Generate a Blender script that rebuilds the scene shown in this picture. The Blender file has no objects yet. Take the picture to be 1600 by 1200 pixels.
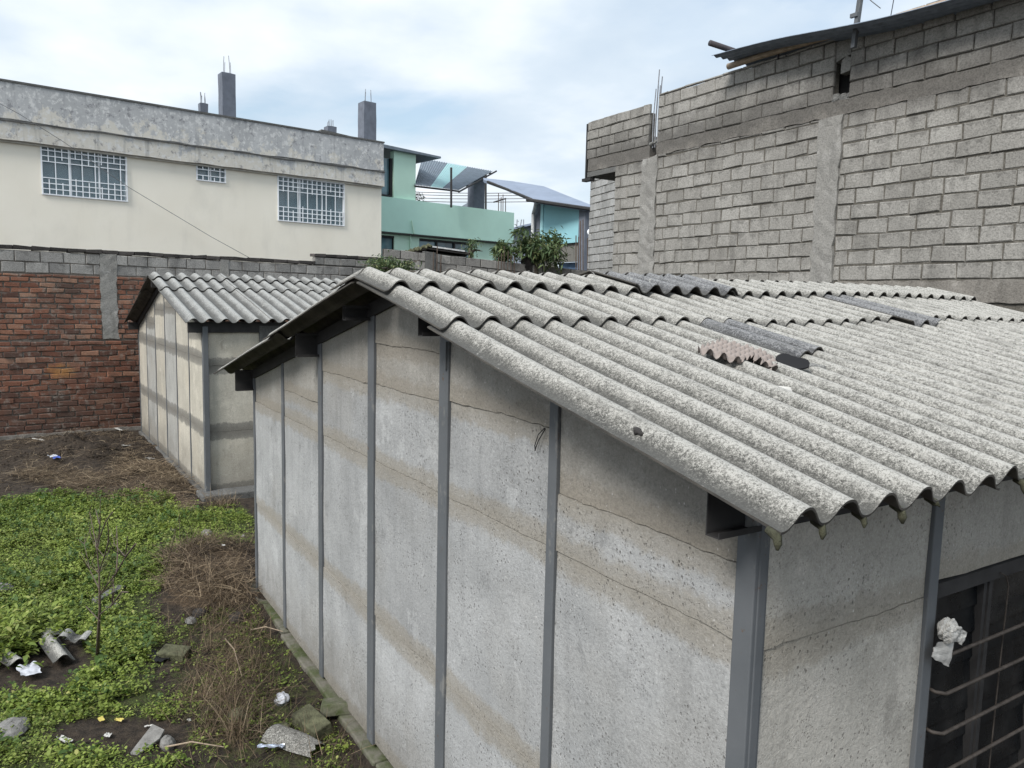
import bpy, math, random
import numpy as np
from mathutils import Vector, Matrix
random.seed(7); rng = np.random.default_rng(11)
rad = math.radians
S = bpy.context.scene
C = S.collection

# ------------------------------------------------------------------ camera, solved from the photograph
CAM = np.array([1.509, -1.767, 3.005]); YAW, PITCH, ROLL, FPX = rad(57.941), rad(-6.134), rad(1.312), 1189.83
def cam_axes():
    cy, sy = math.cos(YAW), math.sin(YAW)
    f = np.array([-sy*math.cos(PITCH), cy*math.cos(PITCH), math.sin(PITCH)])
    r = np.array([cy, sy, 0.]); u = np.cross(r, f)
    c, s = math.cos(ROLL), math.sin(ROLL)
    return r*c+u*s, -r*s+u*c, f
AR, AU, AF = cam_axes()
cam = bpy.data.objects.new('camera', bpy.data.cameras.new('camera')); C.objects.link(cam)
cam.matrix_world = Matrix(((AR[0], AU[0], -AF[0], CAM[0]), (AR[1], AU[1], -AF[1], CAM[1]), (AR[2], AU[2], -AF[2], CAM[2]), (0, 0, 0, 1)))
cam.data.sensor_width = 36; cam.data.lens = FPX/1600*36
cam.data.clip_start = .05; cam.data.clip_end = 3000
S.camera = cam
# measuring helpers: where a sight line of the photo meets a plane of the place
def ray(u, v): return AF + AR*(u-800)/FPX - AU*(v-600)/FPX
def onX(u, v, x): d = ray(u, v); return CAM+d*(x-CAM[0])/d[0]
def onY(u, v, y): d = ray(u, v); return CAM+d*(y-CAM[1])/d[1]
def onZ(u, v, z): d = ray(u, v); return CAM+d*(z-CAM[2])/d[2]
def onN(u, v, p, n): d = ray(u, v); n = np.array(n, float); return CAM+d*((np.array(p)-CAM)@n)/(d@n)
def onP(u, v, p, a): return onN(u, v, p, (-math.sin(a), math.cos(a), 0))
def at(u, v, dep): return CAM+ray(u, v)*dep

# ------------------------------------------------------------------ light: overcast sky with thin blue gaps, very soft sun
SUN_DIR = Vector((.30, -.74, .78)).normalized()        # towards the sun
SUN_EL = math.asin(SUN_DIR.z); SUN_AZ = math.atan2(SUN_DIR.x, SUN_DIR.y)
S.view_settings.view_transform = 'Standard'; S.view_settings.look = 'None'
S.view_settings.exposure = 1.0; S.view_settings.gamma = 1
w = bpy.data.worlds.new('World'); S.world = w; w.use_nodes = True
nt = w.node_tree; nt.nodes.clear(); L = nt.links.new
def wn(t, **k):
    n = nt.nodes.new(t)
    for a, b in k.items(): setattr(n, a, b)
    return n
def wmath(op, a, b=None, clamp=False):
    n = wn('ShaderNodeMath', operation=op, use_clamp=clamp)
    for i, x in enumerate((a, b)):
        if x is None: continue
        if isinstance(x, (int, float)): n.inputs[i].default_value = x
        else: L(x, n.inputs[i])
    return n.outputs[0]
sky = wn('ShaderNodeTexSky', sky_type='NISHITA'); sky.sun_disc = False
sky.sun_elevation = SUN_EL; sky.sun_rotation = SUN_AZ; sky.air_density = 1.3; sky.dust_density = 2.5
tc = wn('ShaderNodeTexCoord'); sep = wn('ShaderNodeSeparateXYZ'); L(tc.outputs['Generated'], sep.inputs[0])
zz = wmath('ADD', wmath('MAXIMUM', sep.outputs[2], 0.0), .16)
cmb = wn('ShaderNodeCombineXYZ'); L(wmath('DIVIDE', sep.outputs[0], zz), cmb.inputs[0]); L(wmath('DIVIDE', sep.outputs[1], zz), cmb.inputs[1])
n1 = wn('ShaderNodeTexNoise'); n1.inputs['Scale'].default_value = 1.1; n1.inputs['Detail'].default_value = 9; n1.inputs['Roughness'].default_value = .52; n1.inputs['Distortion'].default_value = .25
L(cmb.outputs[0], n1.inputs['Vector'])
n2 = wn('ShaderNodeTexNoise'); n2.inputs['Scale'].default_value = 1.05; n2.inputs['Detail'].default_value = 8; n2.inputs['Roughness'].default_value = .5
off = wn('ShaderNodeVectorMath', operation='ADD'); off.inputs[1].default_value = (3.1, 7.7, 0); L(cmb.outputs[0], off.inputs[0]); L(off.outputs[0], n2.inputs['Vector'])
def ramp(nt_, fac, stops):
    r = nt_.nodes.new('ShaderNodeValToRGB'); e = r.color_ramp.elements
    while len(e) < len(stops): e.new(.5)
    for i, (p, c) in enumerate(stops):
        e[i].position = p; e[i].color = (c, c, c, 1) if isinstance(c, (int, float)) else (*c, 1)
    nt_.links.new(fac, r.inputs[0]); return r.outputs[0]
cloudcol = ramp(nt, n2.outputs['Fac'], [(.38, (.27, .32, .375)), (.47, (.31, .355, .40)), (.53, (.36, .395, .43)), (.62, (.42, .445, .47))])
cover = ramp(nt, n1.outputs['Fac'], [(.34, .25), (.44, .8), (.54, 1.0)])
zen = wmath('ADD', 1.0, wmath('MULTIPLY', wmath('POWER', wmath('MAXIMUM', sep.outputs[2], 0.0), 1.6), 1.3))   # overcast skies brighten overhead
lowb = ramp(nt, wmath('ABSOLUTE', sep.outputs[2]), [(0.0, 1.32), (.16, 1.15), (.36, .98), (1.0, 1.0)])
bg1 = wn('ShaderNodeBackground'); L(sky.outputs[0], bg1.inputs[0]); bg1.inputs[1].default_value = .095
bg2 = wn('ShaderNodeBackground'); L(cloudcol, bg2.inputs[0]); L(wmath('MULTIPLY', zen, lowb), bg2.inputs[1])
mx = wn('ShaderNodeMixShader'); L(cover, mx.inputs[0]); L(bg1.outputs[0], mx.inputs[1]); L(bg2.outputs[0], mx.inputs[2])
wo = wn('ShaderNodeOutputWorld'); L(mx.outputs[0], wo.inputs[0])
sd = bpy.data.lights.new('sun', 'SUN'); sd.energy = 1.95; sd.angle = rad(18); sd.color = (1, .965, .925)
so = bpy.data.objects.new('sun', sd); so.rotation_euler = SUN_DIR.to_track_quat('Z', 'Y').to_euler(); C.objects.link(so)

# ------------------------------------------------------------------ material kit
class NT:
    def __init__(s, name):
        s.m = bpy.data.materials.new(name); s.m.use_nodes = True; s.t = s.m.node_tree
        s.b = s.t.nodes['Principled BSDF']; s.b.inputs['Roughness'].default_value = .85
        s.b.inputs['Specular IOR Level'].default_value = .3
        s.geo = s.t.nodes.new('ShaderNodeNewGeometry'); s.P = s.geo.outputs['Position']; s.bumpn = None
    def n(s, t, **k):
        x = s.t.nodes.new(t)
        for a, b in k.items(): setattr(x, a, b)
        return x
    def put(s, sock, v):
        if isinstance(v, bpy.types.NodeSocket): s.t.links.new(v, sock)
        elif isinstance(v, tuple) and len(v) == 3 and len(getattr(sock, 'default_value', (0,))) == 4: sock.default_value = (*v, 1)
        else: sock.default_value = v
    def vec(s, v=None, scale=(1, 1, 1), loc=(0, 0, 0), rot=(0, 0, 0)):
        m = s.n('ShaderNodeMapping'); s.put(m.inputs[0], v if v is not None else s.P)
        m.inputs['Scale'].default_value = scale; m.inputs['Location'].default_value = loc; m.inputs['Rotation'].default_value = rot
        return m.outputs[0]
    def noise(s, sc, det=4, rough=.5, v=None, dist=0):
        x = s.n('ShaderNodeTexNoise'); s.put(x.inputs['Vector'], v if v is not None else s.P)
        x.inputs['Scale'].default_value = sc; x.inputs['Detail'].default_value = det; x.inputs['Roughness'].default_value = rough; x.inputs['Distortion'].default_value = dist
        return x.outputs['Fac']
    def vor(s, sc, v=None, out='Distance'):
        x = s.n('ShaderNodeTexVoronoi'); s.put(x.inputs['Vector'], v if v is not None else s.P); x.inputs['Scale'].default_value = sc
        return x.outputs[out]
    def ramp(s, f, stops): return ramp(s.t, f, stops)
    def math(s, op, a, b=0.0, clamp=False):
        x = s.n('ShaderNodeMath', operation=op, use_clamp=clamp); s.put(x.inputs[0], a); s.put(x.inputs[1], b); return x.outputs[0]
    def mix(s, f, a, b, blend='MIX'):
        x = s.n('ShaderNodeMix', data_type='RGBA', blend_type=blend); s.put(x.inputs[0], f); s.put(x.inputs[6], a); s.put(x.inputs[7], b); return x.outputs[2]
    def attr(s, name, out='Fac'):
        x = s.n('ShaderNodeAttribute', attribute_name=name); return x.outputs[out]
    def rnd(s): return s.n('ShaderNodeObjectInfo').outputs['Random']
    def bump(s, h, dist=.01, strength=1):
        x = s.n('ShaderNodeBump'); s.put(x.inputs['Height'], h); x.inputs['Distance'].default_value = dist; x.inputs['Strength'].default_value = strength
        if s.bumpn: s.t.links.new(s.bumpn, x.inputs['Normal'])
        s.bumpn = x.outputs[0]; s.t.links.new(s.bumpn, s.b.inputs['Normal'])
    def col(s, c): s.put(s.b.inputs['Base Color'], c); return s
    def rough(s, r): s.put(s.b.inputs['Roughness'], r); return s
M = {}
def plain(name, c, rough=.7, metal=0, var=.25, sc=6, bump=0):
    k = NT(name); a = tuple(x*(1-var) for x in c); b = tuple(min(1, x*(1+var)) for x in c)
    k.col(k.mix(k.ramp(k.noise(sc, 6, .6), [(.3, 0), (.7, 1)]), a, b)); k.rough(rough); k.b.inputs['Metallic'].default_value = metal
    if bump: k.bump(k.noise(sc*6, 5, .6), bump)
    M[name] = k.m; return k

# weathered fibre cement
def fibre(name, dark, mid, pale, speck=1.0, patch=(.30, .29, .27)):
    k = NT(name)
    big = k.noise(1.7, 5, .55); med = k.noise(9, 5, .6)
    g1 = k.noise(85, 8, .88); g2 = k.noise(210, 5, .85, v=k.vec(loc=(3, 1, 2)))
    wv = k.attr('wave')
    base = k.mix(k.ramp(big, [(.3, 0), (.7, 1)]), mid, tuple(x*.85 for x in mid))
    f = k.math('ADD', k.math('MULTIPLY', g1, .6), k.math('MULTIPLY', g2, .45))
    f = k.math('ADD', f, k.math('MULTIPLY', k.math('SUBTRACT', med, .5), .09))
    f = k.math('ADD', f, k.math('MULTIPLY', k.math('SUBTRACT', wv, .5), .11*speck))  # paler crests, darker valleys: part dirt, part wave shading put into the colour
    c = k.mix(k.ramp(f, [(.46, 1), (.525, 0)]), base, dark)
    c = k.mix(k.ramp(f, [(.53, 0), (.59, 1)]), c, pale)
    lich = k.ramp(k.noise(26, 3, .5, v=k.vec(loc=(9, 4, 1))), [(.70, 0), (.74, .55)])
    c = k.mix(lich, c, tuple(min(1, x*1.15) for x in pale))
    c = k.mix(k.ramp(k.noise(4.5, 5, .65, v=k.vec(loc=(5, 2, 7))), [(.60, 0), (.72, .45)]), c, patch)
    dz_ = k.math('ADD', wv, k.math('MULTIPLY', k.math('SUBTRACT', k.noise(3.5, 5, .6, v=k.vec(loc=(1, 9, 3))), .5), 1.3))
    c = k.mix(k.ramp(dz_, [(.05, .75), (.50, 0)]), c, (.075, .074, .068))          # valley dirt plus painted shade that deepens the wave relief
    run = k.noise(5, 6, .6, v=k.vec(loc=(2, 2, 2), scale=(.35, 3.5, .35)))
    c = k.mix(k.ramp(run, [(.55, 0), (.72, .5)]), c, (.085, .082, .072))
    c = k.mix(k.ramp(k.noise(13, 5, .7, v=k.vec(loc=(6, 6, 2))), [(.62, 0), (.67, .5)]), c, (.40, .39, .355))
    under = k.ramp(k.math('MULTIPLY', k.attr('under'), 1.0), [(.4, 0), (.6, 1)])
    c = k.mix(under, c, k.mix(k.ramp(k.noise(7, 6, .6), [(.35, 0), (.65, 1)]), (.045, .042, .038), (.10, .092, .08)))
    k.col(c); k.rough(.95)
    k.bump(f, .006, .8); M[name] = k.m
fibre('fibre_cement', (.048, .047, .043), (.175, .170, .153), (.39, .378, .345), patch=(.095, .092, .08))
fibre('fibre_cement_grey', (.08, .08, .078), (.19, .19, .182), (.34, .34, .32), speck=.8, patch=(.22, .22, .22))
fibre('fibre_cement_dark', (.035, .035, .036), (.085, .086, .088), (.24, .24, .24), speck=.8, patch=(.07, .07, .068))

# precast concrete panels with pits and mortar stained edges
def panel_mat(name, a, b, brown, band=(.015, .085), wet=(.16, .155, .14), wetamt=.0, pits=1):
    k = NT(name)
    r = k.rnd(); off = k.n('ShaderNodeCombineXYZ'); k.put(off.inputs[0], k.math('MULTIPLY', r, 37)); k.put(off.inputs[2], k.math('MULTIPLY', r, 11))
    va = k.n('ShaderNodeVectorMath', operation='ADD'); k.put(va.inputs[0], k.P); k.put(va.inputs[1], off.outputs[0]); V = va.outputs[0]
    big = k.noise(2.1, 6, .6, v=V); cloud = k.ramp(big, [(.32, 0), (.66, 1)])
    c = k.mix(cloud, a, b)
    streak = k.noise(5, 5, .55, v=k.vec(V, scale=(2.2, 2.2, .22)))
    c = k.mix(k.ramp(streak, [(.53, 0), (.72, .30)]), c, tuple(x*.6 for x in a))
    c = k.mix(k.ramp(streak, [(.30, .22), (.42, 0)]), c, tuple(min(1, x*1.25) for x in b))
    tone = k.ramp(r, [(0, .86), (.5, 1.0), (1, 1.1)])
    c = k.mix(1.0, c, tone, 'MULTIPLY')
    c = k.mix(k.ramp(k.noise(1.3, 3, .5, v=k.vec(V, loc=(4, 8, 2))), [(.52, 0), (.76, .28)]), c, brown)
    c = k.mix(k.ramp(k.noise(1.9, 8, .75, v=k.vec(V, loc=(1, 3, 9))), [(.57, 0), (.60, .35), (.75, .45)]), c, tuple(min(1, x*1.3) for x in b))
    c = k.mix(k.ramp(k.noise(3.3, 7, .7, v=k.vec(V, loc=(5, 3, 2), scale=(1, 1, .6))), [(.60, 0), (.66, .4)]), c, tuple(x*.5 for x in a))
    # mortar smears along the joints, ragged edge
    jag = k.math('MULTIPLY', k.math('SUBTRACT', k.noise(8, 8, .75, v=V), .5), .17)
    jag2 = k.math('MULTIPLY', k.math('SUBTRACT', k.noise(1.1, 2, .5, v=k.vec(V, loc=(7, 7, 7))), .5), .09)
    for at_ in ('db', 'dt'):
        d = k.math('ADD', k.math('ADD', k.attr(at_), jag), jag2)
        c = k.mix(k.ramp(d, [(band[0], .75), (band[0]+.02, .62), (band[1]-.02, .6), (band[1]+.015, 0)]), c, tuple(x*.92 for x in brown))
        if wetamt: c = k.mix(k.ramp(d, [(.03, wetamt), (.10, wetamt*.8), (.12, 0)]), c, wet)
    # grime rising from the ground
    zs = k.n('ShaderNodeSeparateXYZ'); k.put(zs.inputs[0], k.P)
    zz_ = k.math('ADD', zs.outputs[2], k.math('MULTIPLY', k.math('SUBTRACT', k.noise(2.6, 5, .6, v=V), .5), .9))
    c = k.mix(k.ramp(zz_, [(.05, .6), (.5, .2), (.75, 0)]), c, (.15, .135, .11))
    # pits
    pv = k.vec(V, scale=(1, 1, .75)); d1 = k.vor(46, v=pv); m1 = k.ramp(k.noise(2.6, 4, .6, v=V), [(.47, .05), (.58, 1)])
    pit = k.math('MULTIPLY', k.ramp(d1, [(.13, 1), (.24, 0)]), m1)
    d2 = k.vor(100, v=k.vec(V, scale=(1, 1, .8), loc=(2, 5, 1))); pit2 = k.math('MULTIPLY', k.ramp(d2, [(.16, .8), (.27, 0)]), k.ramp(k.noise(9, 2, .5, v=V), [(.5, 0), (.6, 1)]))
    pa = k.math('MULTIPLY', k.math('MAXIMUM', pit, pit2), pits)
    c = k.mix(k.math('MULTIPLY', pa, .62), c, (.10, .095, .085))
    pale = k.math('MULTIPLY', k.ramp(k.vor(52, v=k.vec(V, loc=(8, 1, 5), scale=(1, 1, .6))), [(.08, .7), (.17, 0)]), k.ramp(k.noise(7, 2, .5, v=k.vec(V, loc=(1, 6, 1))), [(.5, 0), (.62, 1)]))
    c = k.mix(pale, c, (.60, .59, .57))
    fine = k.noise(120, 3, .7)
    rg = k.noise(55, 5, .8, v=V); c = k.mix(1.0, c, k.ramp(fine, [(.3, .85), (.7, 1.12)]), 'MULTIPLY'); c = k.mix(1.0, c, k.ramp(rg, [(.36, .80), (.47, 1.0), (.60, 1.04), (.66, 1.22)]), 'MULTIPLY')
    k.col(c); k.rough(.88)
    k.bump(k.math('SUBTRACT', k.math('MULTIPLY', fine, .12), pa), .006, .7)
    k.bump(rg, .006, .9); k.bump(k.noise(14, 5, .6, v=V), .008, .5)
    M[name] = k.m
panel_mat('panel_concrete', (.265, .27, .268), (.37, .375, .372), (.27, .245, .20))
panel_mat('panel_smooth', (.22, .21, .188), (.29, .28, .255), (.25, .225, .185), pits=.5)
panel_mat('panel_side', (.32, .305, .27), (.41, .39, .35), (.30, .27, .22), pits=.9)
panel_mat('panel_cream', (.37, .348, .295), (.47, .442, .375), (.44, .37, .265), band=(.02, .05), wetamt=.9, pits=.35)
panel_mat('panel_cream_grey', (.30, .30, .28), (.40, .395, .37), (.38, .33, .26), band=(.02, .05), wetamt=.9, pits=.3)

k = plain('steel_paint', (.098, .106, .115), .5, 0, .12, 5)
c = k.mix(k.ramp(k.noise(9, 6, .7, v=k.vec(scale=(1, 1, .4))), [(.60, 0), (.66, .55)]), k.mix(k.ramp(k.noise(2, 5, .6), [(.3, 0), (.7, 1)]), (.085, .093, .10), (.118, .125, .132)), (.22, .215, .20))
c = k.mix(k.ramp(k.noise(22, 5, .7, v=k.vec(loc=(4, 4, 4))), [(.64, 0), (.69, .7)]), c, (.10, .06, .035)); k.col(c); k.rough(k.ramp(k.noise(6, 4, .6), [(.3, .42), (.7, .75)])); k.bump(k.noise(60, 3, .5), .001, .4)
plain('steel_dark', (.028, .027, .027), .7, 0, .3, 8)
plain('steel_black', (.018, .018, .019), .55, 0, .3, 8)
plain('rusty_bar', (.052, .044, .038), .65, .2, .35, 30)
plain('rebar_steel', (.10, .075, .06), .8, .2, .35, 40)
plain('rebar_grey', (.22, .23, .25), .8, .1, .3, 40)
plain('dark_void', (.012, .012, .012), .95)
k = NT('window_dark_glass'); k.col(k.mix(k.ramp(k.noise(5, 5, .6), [(.45, 0), (.75, 1)]), (.006, .007, .008), (.022, .022, .022))); k.rough(k.ramp(k.noise(9, 5, .6), [(.3, .12), (.7, .45)])); k.b.inputs['Specular IOR Level'].default_value = .22; M['window_dark_glass'] = k.m

# masonry: one 'tint' value per block
def block_mat(name, lo, hi, bump=.006, stain=(.09, .085, .078), stainz=None, speck=.8):
    k = NT(name); t = k.attr('tint')
    c = k.mix(t, lo, hi)
    dr = k.math('ADD', k.attr('bt'), k.math('MULTIPLY', k.math('SUBTRACT', k.noise(5.5, 5, .65, v=k.vec(scale=(1.3, 1.3, .5))), .5), 2.2))
    c = k.mix(k.ramp(dr, [(.95, 0), (1.12, .5)]), c, tuple(x*.52 for x in lo))
    c = k.mix(k.ramp(k.noise(1.1, 6, .6), [(.42, 0), (.75, .4)]), c, tuple(x*.6 for x in lo))
    c = k.mix(k.ramp(k.noise(4.5, 6, .65), [(.30, .35), (.48, 0)]), c, tuple(min(1, x*1.3) for x in hi))
    v = k.ramp(k.noise(3.2, 5, .6, v=k.vec(scale=(1.6, 1.6, .35))), [(.52, 0), (.72, .55)])
    c = k.mix(v, c, tuple(x*.5 for x in lo))
    if stainz is not None:
        zs = k.n('ShaderNodeSeparateXYZ'); k.put(zs.inputs[0], k.P)
        dz = k.math('ABSOLUTE', k.math('SUBTRACT', k.math('ADD', zs.outputs[2], k.math('MULTIPLY', k.math('SUBTRACT', k.noise(1.6, 6, .65, v=k.vec(scale=(1, 1, .5))), .5), 1.1)), stainz))
        c = k.mix(k.ramp(dz, [(.12, .75), (.30, .35), (.5, 0)]), c, stain)
    g = k.noise(48, 4, .75)
    c = k.mix(1.0, c, k.ramp(g, [(.36, 1-.45*speck), (.5, 1.0), (.66, 1+.22*speck)]), 'MULTIPLY')
    k.col(c); k.rough(.95); k.bump(g, bump, .9); k.bump(k.noise(17, 6, .75), bump*2.5, .8); M[name] = k.m
block_mat('grey_block', (.215, .206, .187), (.325, .314, .29), stainz=5.95)
block_mat('grey_block_far', (.27, .27, .26), (.38, .38, .37))
block_mat('low_wall_block', (.17, .165, .155), (.30, .29, .27))
block_mat('wall_head_block', (.20, .195, .185), (.33, .32, .30))
block_mat('coping_block', (.17, .165, .15), (.30, .29, .27))
block_mat('mortar_grey', (.115, .106, .09), (.235, .222, .195), stain=(.09,.085,.078))
block_mat('mortar_dark', (.06, .057, .052), (.12, .115, .105))
block_mat('mortar_brick', (.16, .14, .12), (.27, .245, .21))
block_mat('render_band', (.215, .20, .178), (.35, .335, .305), stainz=5.95)
block_mat('pillar_concrete', (.25, .243, .225), (.37, .362, .345))
block_mat('dark_concrete', (.12, .12, .115), (.20, .20, .19))
block_mat('dark_cap', (.035, .032, .03), (.09, .08, .075))
def brick_mat():
    k = NT('red_brick'); t = k.attr('tint')
    c = k.ramp(t, [(0, (.085, .045, .034)), (.35, (.165, .073, .048)), (.7, (.235, .108, .068)), (1, (.30, .17, .115))])
    zs = k.n('ShaderNodeSeparateXYZ'); k.put(zs.inputs[0], k.P)
    z = k.math('ADD', zs.outputs[2], k.math('MULTIPLY', k.math('SUBTRACT', k.noise(1.4, 5, .6), .5), .9))
    c = k.mix(k.ramp(z, [(.35, .62), (1.0, .45), (1.75, .25), (2.2, 0)]), c, (.070, .043, .034))
    c = k.mix(k.ramp(k.noise(3.2, 6, .7), [(.47, 0), (.66, .6)]), c, (.075, .058, .048))
    c = k.mix(k.ramp(k.noise(7.5, 6, .7, v=k.vec(loc=(3, 3, 3))), [(.53, 0), (.66, .65)]), c, (.25, .225, .195))
    c = k.mix(k.ramp(k.noise(.9, 7, .7, v=k.vec(loc=(3, 5, 3))), [(.50, 0), (.68, .6)]), c, (.10, .075, .06))
    po = onP(95, 580, (-16.683, .051, 0), rad(96)); dd = k.n('ShaderNodeVectorMath', operation='DISTANCE'); k.put(dd.inputs[0], k.vec(scale=(1, 1, 1.6))); dd.inputs[1].default_value = (po[0], po[1], po[2]*1.6)
    od = k.math('ADD', dd.outputs['Value'], k.math('MULTIPLY', k.math('SUBTRACT', k.noise(6, 5, .7), .5), .5)); c = k.mix(k.ramp(od, [(.10, .8), (.30, 0)]), c, (.34, .17, .06))
    g = k.noise(45, 4, .7); c = k.mix(1.0, c, k.ramp(g, [(.3, .7), (.7, 1.25)]), 'MULTIPLY')
    k.col(c); k.rough(.95); k.bump(g, .006, .9); M['red_brick'] = k.m
brick_mat()
plain('ochre_brick', (.30, .15, .06), .95, 0, .3, 9, .004)

# painted walls
k = NT('cream_paint'); c = k.mix(k.ramp(k.noise(.9, 5, .5), [(.3, 0), (.7, 1)]), (.78, .73, .62), (.82, .775, .67))
c = k.mix(k.ramp(k.noise(1.5, 6, .6, v=k.vec(scale=(1.5, 1.5, .22))), [(.55, 0), (.8, .3)]), c, (.58, .54, .46))
c = k.mix(k.ramp(k.noise(.7, 7, .65, v=k.vec(loc=(4, 4, 4), scale=(1, 1, .6))), [(.52, 0), (.7, .35)]), c, (.60, .565, .49))
k.col(c); k.bump(k.noise(20, 4, .6), .003, .4); M['cream_paint'] = k.m
k = NT('peeling_parapet'); zs = k.n('ShaderNodeSeparateXYZ'); k.put(zs.inputs[0], k.P)
c = k.mix(k.ramp(k.noise(1.2, 6, .6), [(.3, 0), (.7, 1)]), (.33, .335, .335), (.45, .455, .455))
zf = k.math('MULTIPLY', k.math('SUBTRACT', zs.outputs[2], 7.75), .17)
p = k.math('SUBTRACT', k.math('ADD', k.math('MULTIPLY', k.noise(2.3, 9, .72, v=k.vec(scale=(1, 1, .75))), .7), k.math('MULTIPLY', k.noise(.8, 5, .6, v=k.vec(scale=(1, 1, 1.4), loc=(2, 1, 4))), .35)), zf)
c = k.mix(k.ramp(p, [(.555, 0), (.585, .85)]), c, (.58, .55, .48))
c = k.mix(k.ramp(k.noise(5, 8, .75, v=k.vec(loc=(2, 1, 4))), [(.56, 0), (.62, .7)]), c, (.17, .17, .18))
c = k.mix(k.ramp(k.noise(7.5, 6, .7, v=k.vec(loc=(9, 1, 4))), [(.52, 0), (.60, .8)]), c, (.60, .60, .585))
c = k.mix(k.ramp(k.noise(2.8, 6, .6, v=k.vec(scale=(2.2, 2.2, .18))), [(.55, 0), (.72, .5)]), c, (.17, .175, .18))
k.col(c); k.bump(k.noise(9, 6, .7), .01, .6); M['peeling_parapet'] = k.m
plain('cornice_paint', (.50, .48, .43), .9, 0, .25, 3, .004)
plain('column_concrete', (.135, .15, .18), .9, 0, .18, 4)
plain('white_paint', (.80, .82, .84), .5, 0, .05)
plain('mint_paint', (.53, .74, .61), .85, 0, .06, .8)
plain('mint_paint_deep', (.47, .70, .60), .85, 0, .06, .8)
plain('turquoise_paint', (.27, .52, .58), .85, 0, .08, .8)
plain('turquoise_light', (.36, .62, .66), .85, 0, .08, .8)
plain('far_roof_metal', (.18, .215, .28), .5, .1, .12, 2)
plain('canopy_metal', (.16, .19, .22), .6, .1, .2, 6)
plain('far_grey', (.20, .23, .27), .8, 0, .15, 2)
plain('curtain_cloth', (.62, .70, .74), .9, 0, .15, 7)
plain('curtain_blue', (.10, .16, .26), .9, 0, .3, 7)
plain('room_dark', (.09, .13, .16), .9)
plain('tin_blue', (.17, .20, .245), .55, .2, .25, 9)
plain('tin_bright', (.30, .36, .44), .5, .2, .12, 9)
plain('bamboo', (.30, .235, .17), .7, 0, .3, 12)
plain('wood_dark', (.055, .05, .055), .8, 0, .3, 12)
plain('dish_white', (.5, .5, .5))
plain('pvc', (.55, .56, .56), .5)
plain('clear_sheet', (.42, .66, .66), .35, 0, .08, 5); M['clear_sheet'].node_tree.nodes['Principled BSDF'].inputs['Transmission Weight'].default_value = .35
k = NT('pane_glass'); k.col((.16, .235, .27)); k.rough(.05); k.b.inputs['Specular IOR Level'].default_value = .9; k.b.inputs['Alpha'].default_value = .62; M['pane_glass'] = k.m
k = NT('pane_glass_opaque'); k.col(k.mix(k.ramp(k.noise(1.2, 2, .5), [(.4, 0), (.6, 1)]), (.04, .07, .09), (.12, .22, .25))); k.rough(.06); k.b.inputs['Specular IOR Level'].default_value = .8; M['pane_glass_opaque'] = k.m
plain('paper_white', (.40, .39, .365), .8, 0, .3, 18)
plain('plastic_white', (.42, .43, .46), .45, 0, .3, 18)
plain('plastic_hollow_black', (.008, .008, .009), .8)
plain('plastic_yellow', (.46, .38, .10), .4, 0, .2, 14)
plain('foil', (.62, .66, .75), .22, .85, .3, 60)
plain('print_blue', (.05, .09, .35), .5)
plain('stone_grey', (.17, .165, .155), .9, 0, .35, 16, .006)
plain('moss_stone', (.085, .086, .05), .95, 0, .6, 11, .012)
plain('moss_lump', (.055, .055, .035), 1, 0, .4, 40, .006)
plain('egg_tray_pulp', (.25, .215, .195), .95, 0, .18, 30, .002)
plain('cable_grey', (.16, .16, .16), .6)
k = NT('kerb_concrete'); c = k.mix(k.ramp(k.noise(5, 6, .65), [(.38, 0), (.62, 1)]), (.15, .14, .115), (.055, .07, .024))
k.col(c); k.bump(k.noise(30, 5, .7), .01, .8); M['kerb_concrete'] = k.m
# soil: zone weights painted per vertex say where moss, straw litter and black earth are
k = NT('soil')
n_a = k.noise(2.2, 7, .65); n_b = k.noise(14, 6, .7); n_c = k.noise(60, 4, .7)
c = k.mix(k.ramp(n_b, [(.35, 0), (.65, 1)]), (.018, .014, .011), (.060, .045, .032))
gz = k.math('ADD', k.attr('green'), k.math('MULTIPLY', k.math('SUBTRACT', n_b, .5), .9))
c = k.mix(k.ramp(gz, [(.38, 0), (.60, .85)]), c, k.mix(k.ramp(n_c, [(.35, 0), (.65, 1)]), (.022, .032, .008), (.075, .10, .022)))
sz = k.math('ADD', k.attr('straw'), k.math('MULTIPLY', k.math('SUBTRACT', k.noise(7, 6, .7, v=k.vec(loc=(2, 2, 2))), .5), 1.0))
c = k.mix(k.ramp(sz, [(.40, 0), (.65, .8)]), c, k.mix(k.ramp(n_c, [(.35, 0), (.65, 1)]), (.055, .037, .023), (.20, .14, .085)))
c = k.mix(k.ramp(k.vor(45), [(.06, .5), (.10, 0)]), c, (.26, .25, .23))
k.col(c); k.rough(1); k.bump(n_b, .05, .8); k.bump(n_c, .02, .8); M['soil'] = k.m
def leafy(name, cols, rough=.5):
    k = NT(name); t = k.attr('tint'); n = len(cols)
    k.col(k.mix(k.ramp(k.noise(2.5, 3, .5), [(.35, 0), (.65, .35)]), k.ramp(t, [(i/(n-1), c) for i, c in enumerate(cols)]), tuple(x*.6 for x in cols[0])))
    k.rough(rough); k.b.inputs['Subsurface Weight'].default_value = 0
    tr = k.n('ShaderNodeBsdfTranslucent'); k.t.links.new(k.b.inputs['Base Color'].links[0].from_socket, tr.inputs[0])
    ms = k.n('ShaderNodeMixShader'); ms.inputs[0].default_value = .25
    out = k.t.nodes['Material Output']; k.t.links.new(k.b.outputs[0], ms.inputs[1]); k.t.links.new(tr.outputs[0], ms.inputs[2]); k.t.links.new(ms.outputs[0], out.inputs[0])
    M[name] = k.m
leafy('weed_leaf', [(.042, .065, .016), (.10, .155, .026), (.18, .24, .04), (.26, .32, .07), (.36, .36, .12)])
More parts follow.
